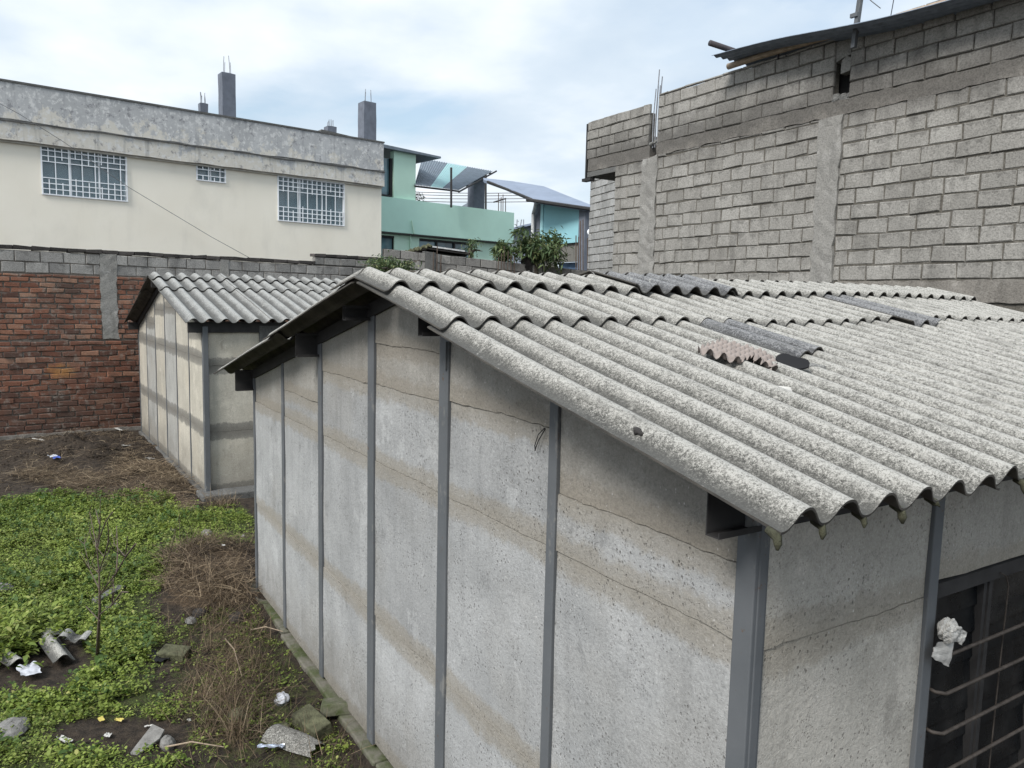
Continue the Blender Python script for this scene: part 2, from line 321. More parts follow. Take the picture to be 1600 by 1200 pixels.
leafy('weed_leaf_blue', [(.030, .055, .014), (.06, .11, .022), (.10, .16, .035)])
leafy('grass_blade', [(.04, .06, .014), (.08, .12, .024), (.14, .18, .045), (.24, .22, .09)], .7)
leafy('straw', [(.03, .022, .016), (.10, .072, .048), (.22, .16, .10), (.46, .37, .25)], .8)
leafy('tree_leaf', [(.045, .075, .035), (.075, .12, .05), (.12, .17, .07), (.24, .25, .11)], .6)
plain('bark', (.09, .075, .06), .9, 0, .3, 20)
plain('twig_bark', (.10, .075, .06), .9, 0, .3, 30)

# ------------------------------------------------------------------ mesh kit
class MB:
    def __init__(s): s.v = []; s.f = []; s.mi = []; s.a = {}; s.smooth = False
    def add(s, vs, fs, mi=0, **attrs):
        o = len(s.v); s.v += [tuple(map(float, x)) for x in vs]
        s.f += [tuple(i+o for i in f) for f in fs]; s.mi += [mi]*len(fs)
        for k_ in set(list(s.a)+list(attrs)):
            L_ = s.a.setdefault(k_, []); L_ += [0.0]*(o-len(L_))
            v = attrs.get(k_, 0.0); L_ += (list(v) if hasattr(v, '__len__') else [v]*len(vs))
    def hexa(s, p, mi=0, **a):   # 8 points: bottom ring, top ring
        s.add(p, [(3, 2, 1, 0), (4, 5, 6, 7), (0, 1, 5, 4), (1, 2, 6, 5), (2, 3, 7, 6), (3, 0, 4, 7)], mi, **a)
    def box(s, lo, hi, mi=0, fr=None, **a):
        (x0, y0, z0), (x1, y1, z1) = lo, hi
        p = [(x0, y0, z0), (x1, y0, z0), (x1, y1, z0), (x0, y1, z0), (x0, y0, z1), (x1, y0, z1), (x1, y1, z1), (x0, y1, z1)]
        if fr is not None: p = [fr(q) for q in p]
        s.hexa(p, mi, **a)
    def tube(s, pts, r, n=8, mi=0, cap=True, **a):
        pts = [np.array(p, float) for p in pts]; rs = r if hasattr(r, '__len__') else [r]*len(pts); vs = []; prev = None
        for i, p in enumerate(pts):
            t = pts[min(i+1, len(pts)-1)]-pts[max(i-1, 0)]; t = t/(np.linalg.norm(t)+1e-9)
            ref = prev if prev is not None else (np.array([0, 0, 1.]) if abs(t[2]) < .9 else np.array([1., 0, 0]))
            x = ref-t*(ref@t); x /= np.linalg.norm(x)+1e-9; prev = x; y = np.cross(t, x)
            vs += [p+rs[i]*(x*math.cos(2*math.pi*j/n)+y*math.sin(2*math.pi*j/n)) for j in range(n)]
        fs = [(i*n+j, i*n+(j+1) % n, (i+1)*n+(j+1) % n, (i+1)*n+j) for i in range(len(pts)-1) for j in range(n)]
        if cap: fs += [tuple(range(n-1, -1, -1)), tuple((len(pts)-1)*n+j for j in range(n))]
        s.add(vs, fs, mi, **a)
    def prism(s, poly, d, mi=0, **a):   # polygon extruded by vector d
        n = len(poly); d = np.array(d, float)
        s.add([np.array(p, float) for p in poly]+[np.array(p, float)+d for p in poly],
              [tuple(range(n-1, -1, -1)), tuple(range(n, 2*n))]+[(i, (i+1) % n, n+(i+1) % n, n+i) for i in range(n)], mi, **a)
    def build(s, name, mats, parent=None, smooth=False, loc=None):
        me = bpy.data.meshes.new(name)
        vs = np.array(s.v, float)
        if loc is not None: vs = vs-np.array(loc)
        me.from_pydata(vs.tolist(), [], s.f)
        if isinstance(mats, str): mats = [mats]
        for m in mats: me.materials.append(M[m])
        me.polygons.foreach_set('material_index', s.mi)
        for k_, L_ in s.a.items():
            L_ += [0.0]*(len(s.v)-len(L_)); at_ = me.attributes.new(k_, 'FLOAT', 'POINT'); at_.data.foreach_set('value', L_)
        if smooth: me.polygons.foreach_set('use_smooth', [True]*len(me.polygons))
        me.update()
        o = bpy.data.objects.new(name, me); C.objects.link(o)
        if loc is not None: o.location = loc
        if parent is not None: o.parent = parent; o.matrix_parent_inverse = parent.matrix_basis.inverted()
        return o
def tag(o, label=None, cat=None, group=None, kind=None):
    if label: o['label'] = label
    if cat: o['category'] = cat
    if group: o['group'] = group
    if kind: o['kind'] = kind
    return o
def thing(name, loc, label, cat, group=None, rz=0):
    o = bpy.data.objects.new(name, None); C.objects.link(o); o.location = loc; o.rotation_euler = (0, 0, rz); o.empty_display_size = .2
    return tag(o, label, cat, group)
class Frame:   # vertical plane frame: s along d, t outwards (towards n), z up
    def __init__(s, o, ang, flip=1):
        s.o = np.array([o[0], o[1], 0.]); s.a = ang; s.d = np.array([math.cos(ang), math.sin(ang), 0]); s.n = np.array([math.sin(ang), -math.cos(ang), 0])*flip
    def __call__(s, q): return s.o+s.d*q[0]+s.n*q[1]+np.array([0, 0, q[2]])
    def hit(s, u, v, t=0): p = onP(u, v, s.o+s.n*t, s.a); return (p-s.o)@s.d, p[2]
def fbm1(x, seed=0):
    return sum(math.sin(x*f+seed*1.7+i*2.1)*a for i, (f, a) in enumerate(((1.3, .5), (2.9, .27), (6.1, .15), (11.7, .08))))
def masonry(mb, fr, s0, s1, z0, z1, L_=.40, H_=.20, j=.016, top=None, holes=(), depth=.05, jit=.004, mi=0, drop=0, tintf=None, phase=0, bond=.5):
    rows = int(math.ceil((z1-z0)/(H_+j)))
    for r in range(rows):
        za = z0+r*(H_+j); zb = za+H_
        x = s0-((r % 2)*bond+phase)*(L_+j)-random.uniform(0, .06)*L_
        while x < s1:
            xa = x+j*.5; ll = L_*random.uniform(.92, 1.08); xb = xa+ll; x = xb+j*.5
            a_, b_ = max(xa, s0), min(xb, s1)
            if b_-a_ < .03: continue
            zt = zb
            if top is not None:
                zt = min(zb, top((a_+b_)/2))
                if zt-za < H_*.45: continue
            elif zb > z1+.01: zt = min(zb, z1)
            if zt-za < .03: continue
            if random.random() < drop: continue
            cuts = [(a_, b_)]
            for (h0, h1, k0, k1) in holes:
                if zt > k0+.02 and za < k1-.02:
                    nc = []
                    for (p, q_) in cuts:
                        if q_ <= h0 or p >= h1: nc.append((p, q_)); continue
                        if p < h0-.03: nc.append((p, h0))
                        if q_ > h1+.03: nc.append((h1, q_))
                    cuts = nc
            for (a2, b2) in cuts:
                J = lambda: random.uniform(-jit, jit)
                pr = random.uniform(0, jit*2.2); be = min(.012, H_*.09)
                back = -depth
                p0 = [fr((a2+J(), back, za+J())), fr((b2+J(), back, za+J())), fr((b2+J(), back, zt+J())), fr((a2+J(), back, zt+J()))]
                rt = random.gauss(0, jit*.55); c4 = [(a2+J(), za+J()-rt), (b2+J(), za+J()+rt), (b2+J(), zt+J()+rt), (a2+J(), zt+J()-rt)]
                p1 = [fr((c[0], pr-be, c[1])) for c in c4]
                ins = [(1, 1), (-1, 1), (-1, -1), (1, -1)]
                p2 = [fr((c[0]+i_[0]*be*random.uniform(.5, 1.3), pr, c[1]+i_[1]*be*random.uniform(.5, 1.3))) for c, i_ in zip(c4, ins)]
                ti = random.random() if tintf is None else tintf((a2+b2)/2, (za+zt)/2)
                fs = [(8, 9, 10, 11)]+[(i, (i+1) % 4, 4+(i+1) % 4, 4+i) for i in range(4)]+[(4+i, 4+(i+1) % 4, 8+(i+1) % 4, 8+i) for i in range(4)]
                mb.add(p0+p1+p2, fs, mi, tint=ti, bt=[0, 0, 1, 1]*3)
def slab(mb, fr, s0, s1, z0, z1, t0, t1, mi=0, **a): mb.box((s0, t0, z0), (s1, t1, z1), mi, fr, **a)
def rough_slab(mb, fr, s0, s1, z0, z1, t0, t1, step=.12, amp=.012, mi=0, **a):
    # a cast band or pillar whose edges wander
    ns = max(2, int((s1-s0)/step)); nz = max(2, int((z1-z0)/step)); vs = []; fs = []
    for i in range(ns+1):
        for k_ in range(nz+1):
            s_ = s0+(s1-s0)*i/ns; z_ = z0+(z1-z0)*k_/nz
            e = i in (0, ns); g = k_ in (0, nz)
            s_ += random.uniform(-amp, amp)*(1 if e else .3); z_ += random.uniform(-amp, amp)*(1 if g else .3)
            vs.append(fr((s_, t1+random.uniform(-amp, amp)*.35, z_)))
    id_ = lambda i, k_: i*(nz+1)+k_
    for i in range(ns):
        for k_ in range(nz): fs.append((id_(i, k_), id_(i+1, k_), id_(i+1, k_+1), id_(i, k_+1)))
    ring = [id_(i, 0) for i in range(ns+1)]+[id_(ns, k_) for k_ in range(1, nz+1)]+[id_(i, nz) for i in range(ns-1, -1, -1)]+[id_(0, k_) for k_ in range(nz-1, 0, -1)]
    o = len(vs); back = np.array(fr((0, t0, 0)))-np.array(fr((0, t1, 0)))
    vs += [vs[r]+back for r in ring]; n = len(ring)
    fs += [(ring[i], o+i, o+(i+1) % n, ring[(i+1) % n]) for i in range(n)]
    mb.add(vs, fs, mi, **a)

# ------------------------------------------------------------------ corrugated roof sheets
PITCHW = .170; AMP = .0275
def sheet(name, parent, P0, down, along, L0, L1, ya, yb, up, mat='fibre_cement', lift=0.0, taper=0.016, nseg=10, y_ph=0.0, thick=.0075, rag=0.0, sag=None, label=None, pitch=.170, amp=None):
    """wavy sheet: P0 ridge point, down unit vector along the slope, along unit vector of the ridge; L0..L1 slope distance, ya..yb along the ridge"""
    down = np.array(down, float); along = np.array(along, float); up = np.array(up, float); P0 = np.array(P0, float)
    nw = max(4, int(round((yb-ya)/pitch*18))); vs = []; wv = []; un = []
    for side in (0, 1):
        for i in range(nw+1):
            y = ya+(yb-ya)*i/nw; c = -math.cos(2*math.pi*(y-y_ph)/pitch)
            c = c*(1.22-.22*c*c)
            for s_ in range(nseg+1):
                f = s_/nseg; l = L0+(L1-L0)*f
                if s_ == nseg and rag: l += rag*(fbm1(y*9, 3))
                h = (amp or AMP)*c+lift+taper*f-side*thick+.003*math.sin(l*3.1+y*1.3)
                if sag: h += sag(y, l)
                vs.append(P0+along*y+down*l+up*h); wv.append(.5+.5*c); un.append(float(side))
    n1 = nseg+1; N = (nw+1)*n1; fs = []
    for i in range(nw):
        for s_ in range(nseg):
            a = i*n1+s_; b = a+n1
            fs.append((a, a+1, b+1, b)); fs.append((N+a, N+b, N+b+1, N+a+1))
    eq = []
    for i in range(nw):
        a = i*n1; b = a+n1; eq.append((a, b, N+b, N+a)); a += nseg; b += nseg; eq.append((b, a, N+a, N+b))
    for s_ in range(nseg):
        a = s_; eq.append((a, N+a, N+a+1, a+1)); a = nw*n1+s_; eq.append((a, a+1, N+a+1, N+a))
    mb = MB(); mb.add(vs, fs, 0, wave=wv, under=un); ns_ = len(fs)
    mb.add([vs[i] for q in eq for i in q], [tuple(range(4*i, 4*i+4)) for i in range(len(eq))], 0, wave=.2, under=1.0)   # dark cut edge
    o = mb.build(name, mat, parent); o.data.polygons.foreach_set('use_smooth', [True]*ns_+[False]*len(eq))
    if label: o['label'] = label
    return o

# ================================================================== the near panel house
XE = .07            # outer face of the eave side wall
ZR, XR_, SL = 3.093, -2.503, .2225
def plane_z(x): return ZR-SL*abs(x-XR_)
house = thing('panel_house', (-2.5, 2.5, 0), 'large near house of grey precast concrete panels with a lichen speckled corrugated roof', 'house')
def wall_panel(parent, fr, s0, s1, z0, tops, mat, t1=0.0, th=.05, gap=.0018, cut=None):
    """panel from s0..s1; tops = list of (s, z) along the upper edge, left to right"""
    a, b = s0+.001, s1-.001; z0_ = z0+gap
    up = [(a, tops[0][1]-gap)]+[(s_, z-gap) for s_, z in tops[1:-1]]+[(b, tops[-1][1]-gap)]
    zt = lambda s_: np.interp(s_, [u[0] for u in up], [u[1] for u in up])
    mb = MB(); n = 18; m = 5; w0 = random.uniform(-.004, .004); vs = []; db = []; dt = []; fs = []
    xs = sorted(set([a+(b-a)*i/n for i in range(n+1)]+[u[0] for u in up]))
    for x in xs:
        for j in range(m+1):
            z = z0_+(zt(x)-z0_)*j/m
            if j == 0 and z0 > .5: z += .006*fbm1(x*7+z0*13, 2)+.002*math.sin(x*61+z0*9)
            if j == m and len(tops) == 2 and abs(tops[0][1]-tops[1][1]) < 1e-6 and tops[0][1] < 2.9: z += .006*fbm1(x*7+tops[0][1]*13, 2)+.002*math.sin(x*61+tops[0][1]*9)
            vs.append(fr((x, t1+w0+.0025*math.sin(x*5+z*7+w0*900), z))); db.append(z-z0_); dt.append(zt(x)-z)
    for i in range(len(xs)-1):
        for j in range(m): q = i*(m+1)+j; fs.append((q, q+m+1, q+m+2, q+1))
    o = len(vs); ring = [i*(m+1) for i in range(len(xs))]+[(len(xs)-1)*(m+1)+j for j in range(1, m+1)]+[i*(m+1)+m for i in range(len(xs)-2, -1, -1)]+[j for j in range(m-1, 0, -1)]
    back = np.array(fr((0, t1-th, 0)))-np.array(fr((0, t1, 0)))
    vs += [vs[r]+back for r in ring]; db += [db[r] for r in ring]; dt += [dt[r] for r in ring]; k_ = len(ring)
    fs += [(ring[i], o+i, o+(i+1) % k_, ring[(i+1) % k_]) for i in range(k_)]+[tuple(o+i for i in range(k_))]
    mb.add(vs, fs, 0, db=db, dt=dt)
    return mb.build('wall_panel', mat, parent)
def post(parent, fr, s0, s1, z0, z1, t0=-.03, t1=.014, mat='steel_paint'):
    mb = MB(); slab(mb, fr, s0, s1, z0, z1, t0, t1); o = mb.build('post', mat, parent)
    bv = o.modifiers.new('bevel', 'BEVEL'); bv.width = .004; bv.segments = 2; return o
FG = Frame((0, 0), math.pi, -1)          # gable: s runs to -x, outward -y
FG.n = np.array([0, -1., 0])
PW = {0: (0, .08), 1: (0, .06), 2: (0, .10), 3: (0, .10), 4: (0, .08), 5: (0, .065), 6: (0, .05)}
JT = {0: [1, 2, 2.24], 1: [1, 2, 2.5], 2: [1, 2, 2.48, 2.735], 3: [1, 2, 2.475], 4: [1, 2, 2.225], 5: [1, 2]}
def gable(parent, fr, mats, y_top=.02):
    for i in range(6):
        s0, s1 = i, i+1-PW[i+1][1]
        if i == 0: s0 = 0
        lev = [.13]+JT[i]
        topz = lambda s_: plane_z(-s_)-y_top
        for a, b in zip(lev[:-1], lev[1:]):
            hi = min(topz(s0), topz(s1))
            wall_panel(parent, fr, s0, s1, a, [(s0, b), (s1, b)], mats[0] if b < 2.2 else mats[1 if b > 2.6 else 0])
        tp = [(s0, topz(s0)), (s1, topz(s1))]
        if s0 < 2.5 < s1: tp.insert(1, (2.503, topz(2.503)))
        wall_panel(parent, fr, s0, s1, lev[-1], tp, mats[1])
gable(house, FG, ('panel_concrete', 'panel_smooth'))
for i in range(7):
    a, b = PW[i]
    if i == 0: continue
    post(house, FG, i-b, i, .12, plane_z(-i)-.03)
cp = MB(); slab(cp, FG, -XE-.001, 0.002, .12, plane_z(0)-.1, -.045, .016)
cp.box((XE-.03, 0, .12), (XE+.004, .036, plane_z(0)-.1)); cpo = cp.build('corner_post', 'steel_paint', house)
bv = cpo.modifiers.new('bevel', 'BEVEL'); bv.width = .004; bv.segments = 2
# little steel splice strap on the third post
mb = MB(); slab(mb, FG, 1.905, 1.925, 2.66, 2.80, .014, .026); mb.build('strap', 'steel_paint', house)
# eave side wall
FE = Frame((XE, 0), math.pi/2); FE.n = np.array([1., 0, 0])
ztE = plane_z(XE)-.02
sP0 = onX(1446, 920, XE)[1]; sP1 = onX(1460, 920, XE)[1]
wall_panel(house, FE, .037, sP0, .13, [(0, 1), (0, 1)], 'panel_side'); wall_panel(house, FE, .037, sP0, 1, [(0, 1.985), (0, 1.985)], 'panel_side')
wall_panel(house, FE, .037, sP0, 1.985, [(0, ztE), (0, ztE)], 'panel_side')
post(house, FE, sP0, sP1, .12, ztE)
WZ1 = onX(1461, 913, XE)[2]; WY0 = sP1; WY1 = WY0+1.98; WZ0 = .95
wall_panel(house, FE, sP1, WY1, .13, [(0, WZ0), (0, WZ0)], 'panel_side'); wall_panel(house, FE, sP1, WY1, WZ1+.004, [(0, ztE), (0, ztE)], 'panel_side')
y = WY1
while y < 4.9:
    y2 = min(y+1, 5.0); post(house, FE, y, y+.06, .12, ztE)
    wall_panel(house, FE, y+.06, y2, .13, [(0, 1), (0, 1)], 'panel_side'); wall_panel(house, FE, y+.06, y2, 1, [(0, 2), (0, 2)], 'panel_side'); wall_panel(house, FE, y+.06, y2, 2, [(0, ztE), (0, ztE)], 'panel_side'); y = y2
post(house, FE, 4.95, 5.01, .12, ztE)
# far gable and left wall, plain panels of the same make
FB = Frame((0, 5.0), math.pi); FB.n = np.array([0, 1., 0])
gable(house, FB, ('panel_concrete', 'panel_smooth'))
FL = Frame((-6.0, 0), math.pi/2); FL.n = np.array([-1., 0, 0])
zl = plane_z(-6)-.02
for y in range(5):
    post(house, FL, y, y+.06, .12, zl)
    wall_panel(house, FL, y+.06, y+1, .13, [(0, 1), (0, 1)], 'panel_concrete'); wall_panel(house, FL, y+.06, y+1, 1, [(0, zl), (0, zl)], 'panel_concrete')
# window with frame, panes and cranked bars
win = MB(); slab(win, FE, WY0, WY1, WZ0, WZ1, -.06, -.052); winr = win.build('window', 'dark_void', house)
mb = MB()
slab(mb, FE, WY0, WY1, WZ1-.055, WZ1, -.045, .006); slab(mb, FE, WY0, WY1, WZ0, WZ0+.05, -.045, .006)
slab(mb, FE, WY0, WY0+.022, WZ0+.05, WZ1-.055, -.045, .004); slab(mb, FE, WY1-.03, WY1, WZ0+.05, WZ1-.055, -.045, .004)
ym = onX(1549, 902, XE)[1]
mul = [ym+.015+i*.49 for i in range(4) if ym+i*.49 < WY1-.2]
for m_ in mul:
    slab(mb, FE, m_-.034, m_-.010, WZ0+.05, WZ1-.055, -.045, -.014); slab(mb, FE, m_-.006, m_+.022, WZ0+.05, WZ1-.055, -.045, -.008)
mb.build('window_frame', 'steel_dark', winr)
edges = [WY0+.022]+mul+[WY1-.03]
for a, b in zip(edges[:-1], edges[1:]):
    z = WZ0+.05
    mb = MB(); nl = 9
    for i in range(nl):       # louvre panes
        za = z+(WZ1-.055-z)*i/nl; zb = z+(WZ1-.055-z)*(i+1)/nl
        mb.hexa([FE((a+.02, -.040, za)), FE((b-.034, -.040, za)), FE((b-.034, -.034, za+.001)), FE((a+.02, -.034, za+.001)), FE((a+.02, -.050, zb+.004)), FE((b-.034, -.050, zb+.004)), FE((b-.034, -.045, zb+.006)), FE((a+.02, -.045, zb+.006))])
    mb.build('pane', 'window_dark_glass', winr)
for zb in (1.765, 1.615, 1.46, 1.30, 1.145, .99):
    y0 = WY0+.012
    pts = [FE((y0, .0, zb+.012)), FE((y0, .028, zb+.010)), FE((y0+.04, .046, zb)), FE((y0+.9, .046, zb)), FE((WY1-.06, .046, zb)), FE((WY1-.02, .0, zb))]
    mb = MB(); mb.tube(pts, .0072, 8); mb.build('window_bar', 'rusty_bar', winr, smooth=True)
# thin hanging cable behind the bars
mb = MB(); yc = ym+.09
mb.tube([FE((yc-.05, .012, WZ1-.03)), FE((yc-.02, .02, WZ1-.045)), FE((yc, .024, WZ1-.09)), FE((yc, .02, WZ1-.4)), FE((yc-.006, .018, WZ0+.1))], .0028, 6); mb.build('hanging_cable', 'rusty_bar', winr)
# purlins (open channels poking out of the gable), rafters
for x0, zb in ((.02, 2.36), (-1.915, 2.83), (-3.0, 2.872), (-4.01, 2.575), (-6.01, 2.105)):
    zt = min(plane_z(x0), plane_z(x0+.05))-.012; mb = MB()
    if x0 == -3.0: zt = plane_z(-3.0)-.02
    t = .004; y0, y1 = -.175, 5.15
    mb.box((x0, y0, zb), (x0+t, y1, zt)); mb.box((x0+t, y0, zb), (x0+.052, y1, zb+t)); mb.box((x0+t, y0, zt-t), (x0+.052, y1, zt))
    mb.box((x0+.048, y0, zb+t), (x0+.052, y1, zb+.018)); mb.box((x0+.048, y0, zt-.018), (x0+.052, y1, zt-t))
    mb.build('purlin', 'steel_dark', house)
for (xa, xb) in ((-6.0, XR_), (XR_, XE)):
    for yy in (0.0, 4.93):
        mb = MB(); za, zb = plane_z(xa)-.016, plane_z(xb)-.016
        mb.hexa([(xa, yy-.02, za-.085), (xb, yy-.02, zb-.085), (xb, yy+.045, zb-.085), (xa, yy+.045, za-.085), (xa, yy-.02, za), (xb, yy-.02, zb), (xb, yy+.045, zb), (xa, yy+.045, za)])
        mb.build('rafter', 'steel_dark', house)
# crack wire looped out of a joint
p = onY(845, 668, -.006)
mb = MB(); mb.tube([p+(.02, .01, .0), p+(.03, -.004, -.01), p+(.005, -.012, -.05), p+(-.012, -.014, -.085), p+(-.02, -.012, -.10), p+(-.024, -.012, -.08), p+(-.006, -.008, -.03), p+(.018, .006, 0)], .0022, 6); mb.build('wire_loop', 'steel_black', house)

# roof sheets
th_ = math.atan(SL); DR = np.array([math.cos(th_), 0, -math.sin(th_)]); DL = np.array([-math.cos(th_), 0, -math.sin(th_)])
UR = np.array([math.sin(th_), 0, math.cos(th_)]); UL = np.array([-math.sin(th_), 0, math.cos(th_)])
LR_, LL_ = 2.929, 4.05; O_ = .287; YEND = O_*-1+PITCHW*33
P0 = np.array([XR_, 0, ZR])
def sag(y, l): 
    e = 1/(1+math.exp(-(y-2.2)*1.4)); return .050*e*max(0, 1-l/3.2)+.010*math.sin(y*1.9+.6)*math.sin(l*1.1+.4)
def slope_sheets(parent, P0, D, U, rows, y0, nwaves, per, mat='fibre_cement', sag=None, base=AMP, skip=()):
    nsh = int(math.ceil(nwaves/per))
    for r, (l0, l1, lift) in enumerate(rows):
        for i in range(nsh):
            if (r, i) in skip: continue
            a = y0+i*per*PITCHW; b = min(y0+(i+1)*per*PITCHW, y0+nwaves*PITCHW)
            a2 = a-(PITCHW*.30 if i else 0)
            dl = random.uniform(-.018, .012) if i else 0
            sheet('roof_sheet', parent, P0, D, (0, 1, 0), l0, l1+dl, a2, b, U, mat, lift=base+lift+(.0035 if i else 0), y_ph=y0, sag=sag, taper=.014+random.uniform(0, .008), rag=.004)
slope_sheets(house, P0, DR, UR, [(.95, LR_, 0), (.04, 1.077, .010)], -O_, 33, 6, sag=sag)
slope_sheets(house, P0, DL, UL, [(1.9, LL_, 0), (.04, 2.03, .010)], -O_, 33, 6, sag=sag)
# ridge caps: short wavy wings each side; a darker renewed run in the middle
capP = P0+np.array([0, 0, .018])
ncap = [(-O_, 4), (4*PITCHW-O_, 5), (9*PITCHW-O_, 1), (10*PITCHW-O_, 5), (15*PITCHW-O_, 6), (21*PITCHW-O_, 6), (27*PITCHW-O_, 6)]
for i, (ya, nwv) in enumerate(ncap):
    dark = i == 3
    yb = ya+nwv*PITCHW
    lab = 'dark newer ridge cap' if dark else None
    for D, U in ((DR, UR), (DL, UL)):
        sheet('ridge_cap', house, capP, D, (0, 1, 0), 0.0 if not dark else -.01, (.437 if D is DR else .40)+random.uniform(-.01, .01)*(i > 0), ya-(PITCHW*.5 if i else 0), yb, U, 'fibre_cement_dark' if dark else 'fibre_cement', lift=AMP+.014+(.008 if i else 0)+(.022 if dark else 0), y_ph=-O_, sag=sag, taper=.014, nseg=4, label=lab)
# renewed dark strips laid over two waves
def over(ya_w, n, l0, l1, lift=.018, mat='fibre_cement_dark', half=0):
    ya = -O_+ya_w*PITCHW
    sheet('patch_sheet', house, P0, DR, (0, 1, 0), l0, l1, ya, ya+n*PITCHW, UR, mat, lift=AMP+lift, y_ph=-O_, sag=sag, taper=.01, nseg=6, label='dark replacement strip of corrugated sheet')
def wave_at(u, v, x_extra=0):
    p = onN(u, v, (XR_, 0, ZR+.05), (SL, 0, 1)); l = math.hypot(p[0]-XR_, plane_z(p[0])-ZR); return (p[1]+O_)/PITCHW, l
MBmoss = []
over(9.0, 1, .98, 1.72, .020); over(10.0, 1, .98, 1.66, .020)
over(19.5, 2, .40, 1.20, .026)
# moss clumps hanging from the eave troughs
for k_, (u, v, sc) in enumerate([(1207, 846, .8), (1282, 829, .75), (1347, 819, .6), (1411, 809, .95), (1462, 789, .3), (1592, 752, .85)]):
    wv_ = [0, 1, 2, 3, 4, 7][k_]; y = -O_+wv_*PITCHW; c = P0+DR*(LR_-.006)+np.array([0, y, .004])
    mb = MB(); ang = random.uniform(-.6, .6)
    pts = [c+UR*.006-DR*.03, c+UR*.002, c+np.array([.008, .012*ang, -.018*sc]), c+np.array([.010, .02*ang, -.036*sc])]
    mb.tube(pts, [.010, .015*(.6+.4*sc)*random.uniform(.8, 1.2), .013*sc, .004*sc], 7); o = mb.build('moss_clump', 'moss_lump', house, smooth=True)
# roofing bolts with washers
def on_roof(u, v, h=.05): 
    return onN(u, v, (XR_, 0, ZR+h), (SL, 0, 1))
for u, v, r in [(1250, 714, .016), (1108, 452, .012), (985, 447, .010), (1410, 688, .014)]:
    p = on_roof(u, v, .055)
    mb = MB(); mb.tube([p, p+UR*.006], [r, r*.9], 12); mb.tube([p+UR*.006, p+UR*.014], [r*.4, r*.3], 8); mb.build('roof_bolt', 'rusty_bar', house)
# kerb under the wall: cast lengths with mossy faces
kb = MB()
for i in range(9):
    xa = XE+.05-i*.72; xb = xa-.715; y0 = -.048+random.uniform(-.02, .012)
    kb.box((xb, y0, -.1), (xa, .04, .100+random.uniform(-.012, .010)))
kb.box((XE-.02, .0, -.1), (XE+.14, 5.1, .10)); kb.box((-6.1, .04, -.1), (-5.9, 5.1, .11)); kb.box((-6, 4.9, -.1), (XE, 5.1, .11))
o = kb.build('footing', 'kerb_concrete', house); bv = o.modifiers.new('bevel', 'BEVEL'); bv.width = .012; bv.segments = 2

# ================================================================== the second panel house, farther left
H2 = (-10.187, .272, .03565)
h2 = thing('panel_house', (H2[0]-3, H2[1]+2, 0), 'small cream panel house with a grey corrugated roof in front of the brick wall', 'house')
d2 = np.array([-math.cos(H2[2]), -math.sin(H2[2]), 0]); n2v = np.array([math.sin(H2[2]), -math.cos(H2[2]), 0]); b2 = -n2v
G2 = Frame(H2, 0); G2.d = d2; G2.n = n2v; E2 = Frame(H2, 0); E2.d = b2; E2.n = -d2
ap_s, ap_z = 2.95, 3.30; slR = .225; slL = .29
def z2(s_): return ap_z-(slR*(ap_s-s_) if s_ < ap_s else slL*(s_-ap_s))
J2 = [.11, 1.036, 2.094]
for i in range(6):
    s0, s1 = i+.0, i+.96
    m0 = 'panel_cream_grey' if i in (2, 4) else 'panel_cream'
    for a, b in zip(J2[:-1], J2[1:]): wall_panel(h2, G2, s0, s1, a, [(0, b), (0, b)], m0 if i % 2 == 0 else 'panel_cream')
    ex = [2.45] if i in (0, 4) else ([2.72] if i in (1, 3) else [2.78])
    zt = [(s0, z2(s0)-.06), (s1, z2(s1)-.06)]
    if s0 < ap_s < s1: zt.insert(1, (ap_s, z2(ap_s)-.06))
    if ex[0] < min(zt[0][1], zt[-1][1])-.1:
        wall_panel(h2, G2, s0, s1, J2[-1], [(0, ex[0]), (0, ex[0])], m0); wall_panel(h2, G2, s0, s1, ex[0], zt, 'panel_cream')
    else: wall_panel(h2, G2, s0, s1, J2[-1], zt, 'panel_cream')
    if i: post(h2, G2, i-.04, i, .1, z2(i)-.08, t1=.010)
post(h2, G2, 5.96, 6.0, .1, z2(6)-.08)
post(h2, G2, -.07, .02, .1, z2(0)-.08, t0=-.06)
for i in range(4):
    s0 = i+.04
    for a, b in ((.11, 1.0), (1.0, 1.98), (1.98, z2(0)-.005)): wall_panel(h2, E2, s0, i+1, a, [(0, b), (0, b)], 'panel_cream')
    if i: post(h2, E2, i, i+.04, .1, z2(0)-.08)
mb = MB(); slab(mb, E2, .8, 4.2, 2.3, z2(0)-.07, .001, .03); mb.build('lintel', 'dark_concrete', h2)
LW = Frame(G2((6, 0, 0)), 0); LW.d = b2; LW.n = d2
for i in range(4): wall_panel(h2, LW, i, i+1, .11, [(0, z2(6)-.08), (0, z2(6)-.08)], 'panel_cream')
BW = Frame(E2((4, 0, 0)), 0); BW.d = d2; BW.n = b2
for i in range(6): wall_panel(h2, BW, i, i+1, .11, [(0, z2(i)-.08), (0, z2(i+1)-.08)], 'panel_cream')
P2 = np.array(G2((ap_s, 0, ap_z)))
def unit(v): v = np.array(v, float); return v/np.linalg.norm(v)
D2R = unit(-d2-np.array([0, 0, slR])); D2L = unit(d2-np.array([0, 0, slL])); al2 = b2
U2R = unit(np.cross(al2, D2R)); U2R *= np.sign(U2R[2]); U2L = unit(np.cross(al2, D2L)); U2L *= np.sign(U2L[2])
ov2 = -.26; PW2 = .22; LR2 = 3.10/math.cos(math.atan(slR)); LL2 = 3.15/math.cos(math.atan(slL))
